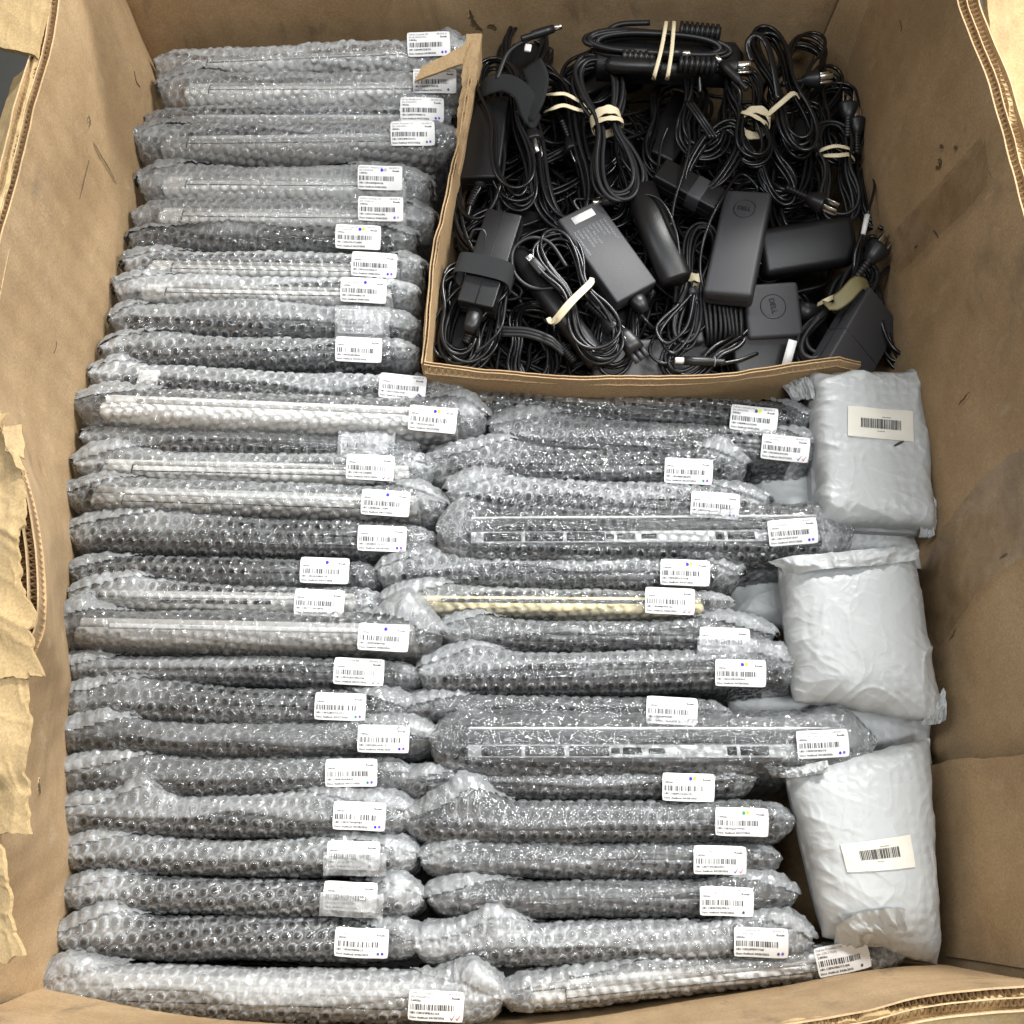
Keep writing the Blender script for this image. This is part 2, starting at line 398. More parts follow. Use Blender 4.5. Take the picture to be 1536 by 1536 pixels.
# ================================================================== THE BIG BOX
def floor_mat():
    return plain('warehouse_concrete', (0.020, 0.019, 0.016), 0.7, bump=0.3, bscale=60, var=0.2)
mb = MB(); mb.add([(-6, -6, -0.62), (6, -6, -0.62), (6, 7, -0.62), (-6, 7, -0.62)], [[0, 1, 2, 3]])
o = build('floor', mb, floor_mat()); o['kind'] = 'structure'

ZB = -0.42
box = thing('cardboard_bin', 'huge scuffed brown cardboard bulk bin with torn flaps holding everything', 'cardboard box', (0, 0.1, ZB))
def interp(P, n):                  # even resample of a polyline
    P = np.asarray(P, float); d = np.concatenate([[0], np.cumsum(np.linalg.norm(np.diff(P, axis=0), axis=1))])
    t = np.linspace(0, d[-1], n); return np.stack([np.interp(t, d, P[:, k]) for k in range(3)], 1)
def smooth_path(P, n): return interp(catmull(P, 10), n)

def wall(name, base, rim, inward, thick, seed, bulge=0.004, nz=40, nu=140, mat='kraft', rag=0.003, crease=None):
    """base, rim: polylines (inner side) -> a thick wall; returns the resampled rim"""
    B = smooth_path(base, nu); T = smooth_path(rim, nu)
    T[:, 2] += (fbm(np.arange(nu) * 0.16, 0 * np.arange(nu) + seed, seed) - .5) * rag * 2
    t = np.linspace(0, 1, nz)[None, :, None]
    P = B[:, None] * (1 - t) + T[:, None] * t
    uu = np.linspace(0, np.linalg.norm(np.diff(B, axis=0), axis=1).sum(), nu)[:, None]; tt = np.linspace(0, .7, nz)[None]
    inw = np.asarray(inward, float)
    d = (fbm(uu * 3, tt * 3, seed, 2) - .55) * bulge * 2.2 + ridge(uu * 5 + tt * 4, tt * 5 - uu * 2, seed + 5, 2) * bulge * 0.5
    d = d * np.minimum(1, (1 - np.linspace(0, 1, nz)[None]) * 8 + .15)
    P = P + d[..., None] * inw
    mb = MB(); mb.add(P.reshape(-1, 3), gridf(nu, nz))
    Q = P - inw * 0.0015                        # liner has its own thickness
    mb.add(Q.reshape(-1, 3), gridf(nu, nz)[:, ::-1])
    top = np.stack([np.stack([P[:, -1], Q[:, -1]], 1)], 0).reshape(-1, 3)
    mb.add(top, gridf(nu, 2))
    o = build(name, mb, M[mat], box, smooth=True)
    # outer liner
    mb = MB(); O1 = B - inw * thick; O2 = T - inw * thick
    P2 = O1[:, None] * (1 - t) + O2[:, None] * t
    mb.add(P2.reshape(-1, 3), gridf(nu, nz)); mb.add((P2 - inw * .0015).reshape(-1, 3), gridf(nu, nz)[:, ::-1])
    mb.add(np.stack([P2[:, -1], P2[:, -1] - inw * .0015], 1).reshape(-1, 3), gridf(nu, 2))
    build('outer_liner', mb, M['kraft_edge'], box, smooth=True)
    GR_.append((P.reshape(-1, 3), gridf(nu, nz)))
    return P[:, -1]
GR_ = []

def flutes(rim, inward, thick, walls=2, wave=0.0056, depth=0.022, seed=1, t0=0, t1=1, parent=None, name='corrugated_core', origin=None, mat='kraft_edge'):
    """zigzag paper between liners, running down from the rim"""
    parent = parent or box
    d = np.concatenate([[0], np.cumsum(np.linalg.norm(np.diff(rim, axis=0), axis=1))]); Ln = d[-1]
    a, b = t0 * Ln, t1 * Ln
    n = int((b - a) / wave * 6); s = np.linspace(a, b, n)
    C = np.stack([np.interp(s, d, rim[:, k]) for k in range(3)], 1); inw = np.asarray(inward, float)
    mb = MB(); lay = thick / walls
    for w in range(walls):
        ph = w * 1.7 + 0.6 * fbm(s * 8, s * 0 + w, seed)
        z = np.abs(((s / wave + ph) % 1) * 2 - 1)            # triangle wave
        z = np.clip(z * 1.15 - .07, 0, 1)
        off = (w + 0.06 + 0.88 * z) * lay
        top = C - inw * off[:, None]
        top[:, 2] -= 0.0006 + 0.0025 * fbm(s * 60, s * 0 + w, seed + 3)
        bot = top.copy(); bot[:, 2] -= depth; bot = bot - inw * depth * .15
        mb.add(np.stack([top, bot], 1).reshape(-1, 3), gridf(n, 2))
        if w:                                                # middle liner
            for e in (0, 0.0011):
                tp = C - inw * (w * lay + e); tp[:, 2] -= 0.0012 * fbm(s * 40, s * 0 + 9, seed); bt = tp.copy(); bt[:, 2] -= depth; bt = bt - inw * depth * .15
                mb.add(np.stack([tp, bt], 1).reshape(-1, 3), gridf(n, 2))
            tp = C - inw * (w * lay); tp[:, 2] -= 0.0012 * fbm(s * 40, s * 0 + 9, seed)
            mb.add(np.stack([tp, tp - inw * .0011], 1).reshape(-1, 3), gridf(n, 2))
    bt = C.copy(); bt[:, 2] -= depth; bt = bt - inw * depth * .15
    mb.add(np.stack([bt, bt - inw * thick], 1).reshape(-1, 3), gridf(n, 2))
    return build(name, mb, M[mat], parent)

ZR = 0.285
# left wall
Lr = [(-.455, -.50, .262)] + [tuple(atz(px, py, z)) for px, py, z in ((-24, 1300, .262), (2, 1150, .266), (28, 1010, .270), (56, 930, .274), (56, 850, .276), (44, 760, .278), (22, 680, .28), (-8, 610, .283), (-22, 500, .285), (4, 352, .288), (48, 180, .288), (88, 0, .288))] + [(-.485, .66, .29)]
Lj = [at(px, py, -.01) for px, py in ((56, 1500), (68, 1350), (74, 1200), (74, 1080), (64, 930), (84, 800), (92, 700), (112, 600), (140, 500), (164, 400), (186, 300), (200, 200), (226, 130), (232, 90))]
Lb = []
for p in Lj:
    rx = np.interp(p[1], [q[1] for q in Lr], [q[0] for q in Lr]); g = (p[2] - ZB) / (.285 - p[2])
    Lb.append((p[0] - .004 + (p[0] - rx) * g * .6, p[1], ZB))
Lb = [(Lb[0][0], -.50, ZB)] + Lb + [(-.490, .66, ZB)]
rimL = wall('side_wall', Lb, Lr, (1, 0, 0), 0.019, 3, bulge=0.006)
flutes(rimL, (1, 0, 0), 0.0175, 2, seed=4)
# right wall
Rb = [(.44, -.50, ZB), (.455, -.1, ZB), (.452, .2, ZB), (.435, .4, ZB), (.43, .66, ZB)]
Rr = [(.50, -.52, .29), (.50, -.2, .295), (.475, .05, .295), tuple(atz(1552, 380, .30)), tuple(atz(1528, 290, .30)), tuple(atz(1482, 130, .30)), tuple(atz(1436, 0, .30)), (.43, .66, .31)]
rimR = wall('side_wall', Rb, Rr, (-1, 0, 0), 0.021, 11, bulge=0.004)
flutes(rimR, (-1, 0, 0), 0.0195, 2, wave=.0058, seed=8)
# back wall and front wall
Bb = [(-.50, .645, ZB), (0, .648, ZB), (.45, .640, ZB)]
Br = [(-.485, .650, .40), (0, .655, .40), (.45, .645, .40)]
rimB = wall('end_wall', Bb, Br, (0, -1, 0), 0.018, 21, bulge=0.003)
FJ = [at(px, py, .0) for px, py in ((-10, 1470), (64, 1484), (200, 1516), (450, 1536), (745, 1542), (1000, 1520), (1200, 1490), (1358, 1462), (1440, 1462))]
Fb = [(p[0], p[1] - .004, ZB) for p in FJ]
Fr = [tuple(atz(-60, 1530, .18)), tuple(atz(300, 1590, .20)), tuple(atz(800, 1600, .20)), tuple(atz(1120, 1545, .20)), tuple(atz(1290, 1517, .20)), tuple(atz(1400, 1490, .20)), tuple(atz(1580, 1474, .20))]
rimF = wall('end_wall', Fb, Fr, (0, 1, 0), 0.017, 31, bulge=0.003)
flutes(rimF, (0, 1, 0), 0.0155, 2, seed=9)
# corner fold strip at the back right: a rounded glue-lap
P0 = np.array([[.405, .632, -.30], [.405, .632, .45]])
mb = MB()
prof = [(.400, .6365), (.405, .628), (.418, .622), (.428, .612), (.434, .598), (.4375, .585)]
V = []; nz = 30
for k, (x, y) in enumerate(prof):
    for z in np.linspace(-.30, .46, nz): V.append((x + .006 * math.sin(z * 9), y + .0015 * math.sin(z * 23 + k), z))
mb.add(V, gridf(len(prof), nz)); build('corner_lap', mb, M['kraft'], box, smooth=True)
# bottom
mb = MB(); mb.add([(-.5, -.5, ZB + .004), (.5, -.5, ZB + .004), (.5, .66, ZB + .004), (-.5, .66, ZB + .004)], [[0, 1, 2, 3]])
build('bottom_panel', mb, M['kraft'], box)
# overlapping inner panel on the right wall (front half), edge at photo y~1130
nu, nz = 60, 30
yv = np.linspace(-.462, atz(1440, 1125, .1)[1], nu); zz = np.linspace(ZB + .01, .283, nz)
def rwall_x(y, z):
    t = (z - ZB) / (.295 - ZB)
    bx = np.interp(y, [-.5, -.1, .2, .4, .66], [.44, .455, .452, .435, .43]); tx = np.interp(y, [-.52, -.2, .05, .2, .45, .66], [.50, .50, .475, .462, .452, .43])
    return bx * (1 - t) + tx * t
Y, Z = np.meshgrid(yv, zz, indexing='ij')
Y = Y + (Y - yv[0]) / (yv[-1] - yv[0]) * ((fbm(Z * 14, Z * 0 + 2, 5) - .5) * .012 - Z * .05)
X = rwall_x(Y, Z) - .016 - (fbm(Y * 8, Z * 8, 77) - .5) * .006
P = np.stack([X, Y, Z], -1)
mb = MB(); mb.add(P.reshape(-1, 3), gridf(nu, nz)[:, ::-1]); Q = P + np.array([.007, 0, 0]); mb.add(Q.reshape(-1, 3), gridf(nu, nz))
for A, B_ in ((P[-1], Q[-1]), (P[:, -1], Q[:, -1])): mb.add(np.stack([A, B_], 1).reshape(-1, 3), gridf(len(A), 2))
build('overlap_panel', mb, M['kraft'], box, smooth=True)

# torn and folded flaps (bright, top lit)
def sheet(name, quad, thick, seed, amp=0.006, rag=0.006, nu=90, nv=80, mat='kraft_flap', parent=None, drop=None, label=None, rag_sides=(1, 1, 1, 1), creases=()):
    """quad: four sides' corner points a b c d in order; crumpled thick board"""
    a, b, c_, d = [np.asarray(p, float) for p in quad]
    u = np.linspace(0, 1, nu)[:, None, None]; v = np.linspace(0, 1, nv)[None, :, None]
    P = (a * (1 - u) + b * u) * (1 - v) + (d * (1 - u) + c_ * u) * v
    n = np.cross(b - a, d - a); n /= np.linalg.norm(n)
    if n[2] < 0: n = -n
    U = u[..., 0] * np.linalg.norm(b - a); V_ = v[..., 0] * np.linalg.norm(d - a)
    e = (fbm(U * 34 + seed, V_ * 34, seed, 3) - .5) * rag * 1.8 + (vnoise(U * 210, V_ * 210, seed + 8) - .5) * rag * .45 + (vnoise(U * 95, V_ * 95, seed + 9) - .5) * rag * .6
    eu = (b - a) / np.linalg.norm(b - a); ev = (d - a) / np.linalg.norm(d - a)
    uu, vv = u[..., 0], v[..., 0]
    P = P + (e * (sstep(.75, 1, uu) * rag_sides[1] - sstep(.25, 0, uu) * rag_sides[3]))[..., None] * eu + (e * (sstep(.75, 1, vv) * rag_sides[2] - sstep(.25, 0, vv) * rag_sides[0]))[..., None] * ev
    h = (fbm(U * 9, V_ * 9, seed + 1) - .5) * amp * 2 + ridge(U * 14 + V_ * 6, V_ * 12, seed + 2, 3) * amp * 1.1
    if drop is not None: h = h + drop(uu, vv)
    P = P + h[..., None] * n
    mb = MB(); F = gridf(nu, nv)
    if np.cross(b - a, d - a)[2] > 0: Fu, Fd = F, F[:, ::-1]
    else: Fu, Fd = F[:, ::-1], F
    Q = P - n * thick
    mb.add(P.reshape(-1, 3), Fu); mb.add(Q.reshape(-1, 3), Fd)
    for A, B_ in ((P[0], Q[0]), (P[-1], Q[-1]), (P[:, 0], Q[:, 0]), (P[:, -1], Q[:, -1])):
        mb.add(np.stack([A, B_], 1).reshape(-1, 3), gridf(len(A), 2))
    o = build(name, mb, M[mat], parent or box, smooth=True)
    if label: o['label'] = label
    return o
# left, back: flap folded out, cut edge at photo (0,65)-(50,80)
sheet('flap', [atz(84, -60, .292), atz(52, 82, .292), atz(-60, 55, .262), atz(-60, -90, .262)], .006, 5, amp=.002, rag=.002)
# narrow fold of outer liner along the rim
sheet('fold_strip', [atz(56, 84, .287), atz(-14, 368, .286), atz(-52, 372, .250), atz(22, 120, .250)], .004, 6, amp=.002, rag=.003)
# left middle: torn flap leaning over the rim, then two more towards the front
sheet('flap', [atz(24, 632, .288), atz(47, 1003, .292), atz(-130, 1010, .262), atz(-130, 625, .255)], .0028, 7, amp=.0075, rag=.010, label='torn yellowish flap with curled tip', drop=lambda u, v: .012 * np.exp(-((u - .04) / .05) ** 2) * (1 - v))
sheet('flap', [atz(42, 1004, .286), atz(47, 1248, .286), atz(-120, 1268, .25), atz(-120, 1000, .25)], .0032, 8, amp=.007, rag=.006, drop=lambda u, v: -.006 * sstep(.62, .75, u))
sheet('flap', [atz(6, 1268, .27), atz(30, 1428, .27), atz(-110, 1510, .235), atz(-120, 1265, .235)], .0032, 9, amp=.006, rag=.006)
# curled scraps at the tear
for q, s_ in (([atz(2, 638, .300), atz(30, 640, .296), atz(38, 690, .292), atz(8, 676, .300)], 12), ([atz(8, 668, .305), atz(30, 676, .298), atz(44, 712, .294), atz(24, 700, .296)], 14)):
    sheet('torn_scrap', q, .002, s_, amp=.006, rag=.003, nu=16, nv=16)
# right: outer flap
sheet('flap', [atz(1462, -60, .300), atz(1545, 310, .297), atz(1640, 300, .262), atz(1640, -60, .265)], .006, 15, amp=.006, rag=.002)
# front right flap folding out and down
sheet('flap', [atz(1100, 1562, .196), atz(1560, 1488, .198), atz(1600, 1640, .13), atz(1090, 1680, .13)], .006, 16, amp=.006, rag=.005)
sheet('flap', [atz(-80, 1572, .186), atz(1096, 1585, .196), atz(1090, 1720, .13), atz(-80, 1700, .13)], .006, 17, amp=.004, rag=.003)

# gouges and punctures in the walls: a dark slit with raised paper lips
from mathutils.bvhtree import BVHTree
def hits(k):
    v, f = GR_[k]; tree = BVHTree.FromPolygons([tuple(x) for x in v], [tuple(int(i) for i in q) for q in f])
    def fn(px, py):
        d = Vector(ray(px, py)); h = tree.ray_cast(Vector(CAM), d)
        return np.array(h[0]) if h[0] is not None else np.array([0., 0., -5.])
    return fn
on_left = hits(0); on_right = hits(1)
def gouge(pts, w, inward, seed):
    if min(p[2] for p in pts) < -2: return
    P = smooth_path(np.array(pts), 24); inw = np.asarray(inward, float); r = np.random.default_rng(seed)
    t = np.linspace(0, 1, 24); ww = w * np.sin(math.pi * t) ** .6 * (.5 + .9 * r.random(24)) + .0002
    T = np.gradient(P, axis=0); T /= np.linalg.norm(T, axis=1)[:, None]; side = np.cross(T, inw)
    A = P + side * ww[:, None] + inw * .0006; B_ = P - side * ww[:, None] + inw * .0006; C = P + inw * .0002
    mb = MB(); F_ = gridf(24, 3)
    mb.add(np.stack([A, C, B_], 1).reshape(-1, 3), F_, 1)
    lip = P + side * (ww * 1.9 + .0006)[:, None] + inw * .0003; top_ = A + inw * (.0009 * r.random(24))[:, None]
    if w > .0013: mb.add(np.stack([lip, top_], 1).reshape(-1, 3), gridf(24, 2), 0)
    return build('gouge', mb, [M['kraft'], M['torn']], box, smooth=True)
M['torn'] = plain('dark_torn_paper', (0.12, 0.08, 0.045), 0.9)
gouge([on_left(140, 214), on_left(152, 236), on_left(162, 252), on_left(174, 275)], .0016, (1, 0, 0), 1)
gouge([on_left(133, 240), on_left(126, 268), on_left(119, 298)], .0009, (1, 0, 0), 2)
gouge([on_left(201, 106), on_left(204, 122), on_left(210, 131)], .0010, (1, 0, 0), 3)
gouge([on_left(131, 172), on_left(134, 182), on_left(133, 190)], .0024, (1, 0, 0), 4)
gouge([on_left(58, 1166), on_left(57, 1180), on_left(60, 1190)], .003, (1, 0, 0), 5)
gouge([on_right(1408, 238), on_right(1412, 246), on_right(1404, 254)], .003, (-1, 0, 0), 6)
gouge([on_right(1410, 218), on_right(1416, 222)], .002, (-1, 0, 0), 7)
gouge([on_right(1432, 220), on_right(1437, 224)], .002, (-1, 0, 0), 8)
gouge([on_right(1438, 608), on_right(1452, 592), on_right(1455, 588)], .0014, (-1, 0, 0), 9)
gouge([on_right(1500, 838), on_right(1512, 830)], .001, (-1, 0, 0), 10)
gouge([on_right(1525, 1400), on_right(1530, 1392)], .002, (-1, 0, 0), 11)
gouge([on_right(1463, 1212), on_right(1468, 1200)], .0008, (-1, 0, 0), 12)
for k_, (fn, q_, w_) in enumerate(((on_left, (84, 512, 80, 530), .0004),        (on_right, (1350, 30, 1352, 48), .0008),  (on_right, (1400, 345, 1408, 358), .0012),
        (on_right, (1372, 372, 1378, 368), .0016), (on_right, (1425, 960, 1434, 944), .0004))):
    gouge([fn(q_[0], q_[1]), fn((q_[0] + q_[2]) / 2 + 1.5, (q_[1] + q_[3]) / 2), fn(q_[2], q_[3])], w_, (1, 0, 0) if fn is on_left else (-1, 0, 0), 50 + k_)
on_back = hits(2)
gouge([on_back(704, 14), on_back(711, 34), on_back(724, 45)], .0026, (0, -1, 0), 90)
gouge([on_back(730, 40), on_back(738, 38), on_back(745, 44)], .0022, (0, -1, 0), 91)
# strips of clear tape on the right wall and over its rim
def tape(pts, w, inward, seed):
    P = smooth_path(np.array(pts), 60); inw = np.asarray(inward, float)
    T = np.gradient(P, axis=0); T /= np.linalg.norm(T, axis=1)[:, None]; side = np.cross(T, inw)
    s = np.linspace(-1, 1, 24)
    ww_ = w / 2 * (1 + .10 * (fbm(np.arange(60) * .4, np.zeros(60), seed) - .5)) * (1 - .5 * sstep(.85, 1, np.abs(np.linspace(-1, 1, 60))) * np.random.default_rng(seed).random(60))
    V = P[:, None] + side[:, None] * (s[None, :, None] * ww_[:, None, None])
    u = np.arange(60)[:, None] * .12; h = ridge(u * 1.5, s[None] * 2.2 + u * .4, seed, 2) * .0022 + .0045
    V = V + h[..., None] * inw
    mb = MB(); mb.add(V.reshape(-1, 3), gridf(60, 24))
    return build('packing_tape', mb, M['tape'], box, smooth=True, attrs={'haze': (ridge(u, s[None] * 3, seed + 3) * .18).ravel()})
tape([on_right(1345, 385), on_right(1400, 330), on_right(1450, 280), on_right(1490, 235)], .055, (-1, 0, 0), 4)
tape([on_right(1395, 925), on_right(1440, 850), on_right(1490, 790), on_right(1560, 740)], .10, (-1, 0, 0), 6)

# ================================================================== WRAPPED LAPTOPS
# x0, x1: ends; yt, yb: back and front edge at the left end; dy: drop of the line towards the right end (photo pixels)
# core finish, label centre x, label offset dy from the middle line, label tilt, marks, lift (mm), peaks [(where -1..1, width, reach mm)], words
PK = [
 # left column, back to front
 ('L', 230, 706, 70, 100, -20, 'silver', 643, -2, 1, 'blue purple', 2, [(.86, .10, 14)], 'thin silver laptop in bubble wrap against the back wall, topmost packet in the photo'),
 ('L', 238, 694, 100, 146, -2, 'silver', 652, 0, 1, 'dark', 4, [(-.8, .2, 6)], 'bright silver laptop in bubble wrap partly under the torn brown carton flap'),
 ('L', 215, 676, 150, 182, 0, 'grey', 633, -2, 1, 'blue purple', 0, [], 'slim grey striped wrapped laptop, third from the back wall in the left column'),
 ('L', 204, 688, 182, 232, -6, 'grey', 619, -2, 0, 'green purple', 8, [(-.9, .1, 6)], 'grey wrapped laptop with green and purple dots beside the top of the inner carton'),
 ('L', 208, 642, 240, 288, 4, 'silver', 570, -1, 1, 'blue silver', 5, [(-.7, .2, 5), (.5, .25, 6)], 'silver wrapped laptop with a dark gap behind it, fifth from the back wall'),
 ('L', 197, 648, 288, 334, 6, 'silver', 571, -3, 1, 'purple silver', 5, [], 'wide silver wrapped laptop, sixth from the back wall in the left column'),
 ('L', 192, 622, 326, 368, 4, 'black', 537, 5, 2, 'blue yellow', 0, [(-.3, .2, 8)], 'dark wrapped laptop with blue and yellow dots between two silver ones'),
 ('L', 184, 632, 368, 410, 8, 'silver', 561, 1, 3, 'blue purple', 4, [], 'silver wrapped laptop just in front of the dark one with blue and yellow dots'),
 ('L', 172, 626, 404, 446, 10, 'silver', 545, 2, 2, 'blue silver', 5, [], 'creamy silver wrapped laptop beside the torn edge of the inner carton'),
 ('L', 164, 626, 444, 498, 4, 'black', 541, 8, 1, '', 0, [(-.95, .1, 6), (-.1, .3, 12)], 'dark wrapped laptop with a hazy unmarked label under a loose film ridge'),
 ('L', 150, 626, 494, 540, 4, 'dark', 538, 4, 2, '', 2, [(-.6, .25, 6)], 'dark wrapped laptop level with the front left corner of the inner carton'),
 ('L', 133, 692, 536, 582, 24, 'black', 604, 1, 3, 'blue purple', 2, [(-.85, .1, 10)], 'black wrapped laptop with a pale hinge end lying behind the biggest silver one'),
 ('L', 114, 728, 574, 634, 26, 'silver', 649, 2, 3, 'blue yellow', 18, [(.9, .1, 12)], 'biggest bright silver wrapped laptop reaching past the carton corner'),
 ('L', 120, 628, 628, 676, 16, 'black', 547, 2, 2, 'silver silver', 0, [(-.8, .15, 8)], 'dark wrapped laptop sunk in front of the biggest silver one, label under film'),
 ('L', 113, 652, 668, 714, 12, 'silver', 555, 0, 2, 'check', 4, [(-.8, .18, 10), (.7, .2, 8)], 'white silver wrapped laptop with tick marks and a film bulge at its left end'),
 ('L', 97, 666, 708, 762, 18, 'grey', 578, 4, 2, 'blue silver', 6, [(.8, .12, 8)], 'grey wrapped laptop with one large blue dot, in front of the white silver one'),
 ('L', 97, 652, 762, 822, 10, 'black', 573, 7, 1, 'blue purple', 0, [(-.5, .3, 10)], 'broad black wrapped laptop in front of the grey one with the large blue dot'),
 ('L', 100, 566, 822, 872, 8, 'black', 487, 2, 1, 'blue silver', -4, [], 'short black wrapped laptop ending where the two columns leave a dark hole'),
 ('L', 100, 572, 866, 916, 6, 'grey', 479, 8, 2, 'check', 2, [(-.6, .25, 8)], 'grey wrapped laptop with slots, between the short black and the bulky one'),
 ('L', 75, 662, 908, 972, 12, 'grey', 575, 6, 2, 'blue silver', 14, [(-.85, .12, 12), (.82, .10, 30)], 'bulky grey wrapped laptop with a tall film bulge at its right end'),
 ('L', 94, 630, 976, 1020, 8, 'dark', 538, 3, 2, 'check', -2, [(-.9, .1, 5)], 'thin dark wrapped laptop with tick marks tucked in front of the bulky grey one'),
 ('L', 88, 612, 1018, 1082, 10, 'black', 510, 2, 1, 'green purple', 2, [(-.6, .3, 10)], 'dark wrapped laptop with green and purple dots in the left column middle'),
 ('L', 79, 652, 1076, 1130, 4, 'black', 575, 2, 1, 'blue purple', 4, [(-.72, .14, 14), (.7, .2, 8)], 'dark wrapped laptop whose left film corner stands up in a point'),
 ('L', 82, 612, 1130, 1192, -2, 'black', 527, 0, 0, 'green purple', 0, [(-.6, .2, 9)], 'dark wrapped laptop with green and purple dots, sixth from the front wall'),
 ('L', 78, 616, 1186, 1250, 4, 'black', 539, 3, 2, 'blue purple', 3, [(-.5, .12, 22), (.5, .3, 8)], 'dark wrapped laptop with a large folded white film triangle on its left part'),
 ('L', 86, 622, 1254, 1310, 2, 'black', 530, 0, 1, 'dark', 0, [(-.7, .25, 8), (.6, .3, 8)], 'dark wrapped laptop whose label is half covered by a film corner'),
 ('L', 86, 632, 1312, 1368, 4, 'black', 525, 2, 2, '', 2, [(-.75, .2, 8), (.85, .1, 12)], 'dark wrapped laptop with a plain unmarked label, third from the front wall'),
 ('L', 82, 632, 1368, 1436, 6, 'black', 542, 8, 2, 'dark blue', 2, [(-.72, .16, 16)], 'dark wrapped laptop directly behind the large front left one'),
 ('L', 64, 752, 1436, 1518, 22, 'grey', 654, 14, 2, 'tick', 14, [(-.9, .14, 10), (.88, .1, 16)], 'large brownish grey wrapped laptop along the front wall with black and red ticks'),
 # right column, back to front
 ('R', 694, 1216, 572, 620, 24, 'black', 1131, 12, 3, 'dark yellow', 2, [], 'black wrapped laptop pressed against the front of the inner carton'),
 ('R', 735, 1232, 610, 672, 26, 'dark', 1178, 8, 3, 'check', 4, [(-.7, .25, 8)], 'dark wrapped laptop with tick marks touching the first grey mailer'),
 ('R', 640, 1120, 662, 722, 2, 'black', 1033, 13, 3, 'green purple', 4, [(-.55, .25, 12), (.85, .12, 10)], 'dark wrapped laptop with pointed film at its right end, third in the right column'),
 ('R', 672, 1152, 708, 768, 14, 'black', 1073, 8, 3, 'blue purple', 7, [(-.8, .3, 10)], 'dark wrapped laptop just behind the long one with vents and ports'),
 ('R', 657, 1276, 764, 830, -4, 'ported', 1190, 4, -4, 'blue purple', 12, [(-.88, .10, 12), (.88, .08, 6)], 'long wrapped laptop with vents and ports whose end overlaps the first mailer'),
 ('R', 567, 1112, 826, 880, 2, 'black', 1028, 4, 2, 'blue yellow', 2, [(-.7, .3, 8)], 'dark wrapped laptop between the vented one and the sand coloured one'),
 ('R', 574, 1100, 876, 920, 4, 'sand', 1005, 0, 2, 'check', 3, [(-.75, .2, 10)], 'sand yellow edged wrapped laptop, the only one of that colour'),
 ('R', 660, 1162, 922, 970, 4, 'black', 1087, 12, 2, '', 2, [(-.8, .2, 6), (.7, .2, 10)], 'dark wrapped laptop in front of the sand yellow one, lower half of its label hidden'),
 ('R', 630, 1202, 972, 1036, -4, 'black', 1111, 9, 2, 'blue yellow', 5, [(-.7, .14, 14), (.75, .2, 12)], 'long dark wrapped laptop with blue and yellow dots touching the middle mailer'),
 ('R', 603, 1100, 1034, 1078, 10, 'dark', 1008, 2, 2, 'check', 0, [], 'thin dark wrapped laptop with tick marks behind the second vented one'),
 ('R', 648, 1308, 1080, 1148, 0, 'ported', 1235, 2, -3, 'blue purple', 12, [(-.86, .10, 12), (.86, .07, 14)], 'longest wrapped laptop with vents and ports lying between the lower two mailers'),
 ('R', 597, 1132, 1146, 1196, -2, 'black', 1033, 12, 2, 'blue yellow', 0, [], 'dark wrapped laptop half hidden behind one with a white film triangle'),
 ('R', 607, 1192, 1196, 1262, -2, 'black', 1113, 6, 2, 'green yellow', 5, [(-.68, .14, 34)], 'thick dark wrapped laptop with tall white film triangle at its left end'),
 ('R', 632, 1174, 1262, 1318, -4, 'black', 1080, 4, 2, 'check', 0, [(-.8, .2, 6)], 'dark wrapped laptop with blue and red ticks, fourth from the front in the right column'),
 ('R', 643, 1196, 1320, 1376, -4, 'black', 1090, 8, 2, 'dark', 2, [(-.75, .2, 8), (.75, .2, 8)], 'dark wrapped laptop third from the front in the right column'),
 ('R', 622, 1218, 1380, 1448, -4, 'black', 1142, 4, 2, 'dark purple', 4, [(-.6, .12, 22), (.8, .2, 12)], 'dark wrapped laptop behind the slanting silver front one'),
 ('R', 752, 1358, 1466, 1522, -64, 'silver', 1265, -2, -6, 'dark', 6, [(-.3, .3, 6)], 'silver wrapped laptop lying at a slant along the front wall'),
]
BP = 0.0122                         # bubble pitch
MODELS = ['Dell Inc Latitude 551', 'Dell Inc Latitude 541', 'HP Inc EliteBook 84', 'Dell Inc Precision 775', 'LENOVO ThinkPad X1', 'Dell Inc Latitude 542']
def code(n, r): return ''.join('ABCDEFGHJKLMNPRSTUVWXYZ0123456789'[r.integers(0, 33)] for _ in range(n))

def laptop_core(T, kind, xm, half, yaxis, seed):
    pass

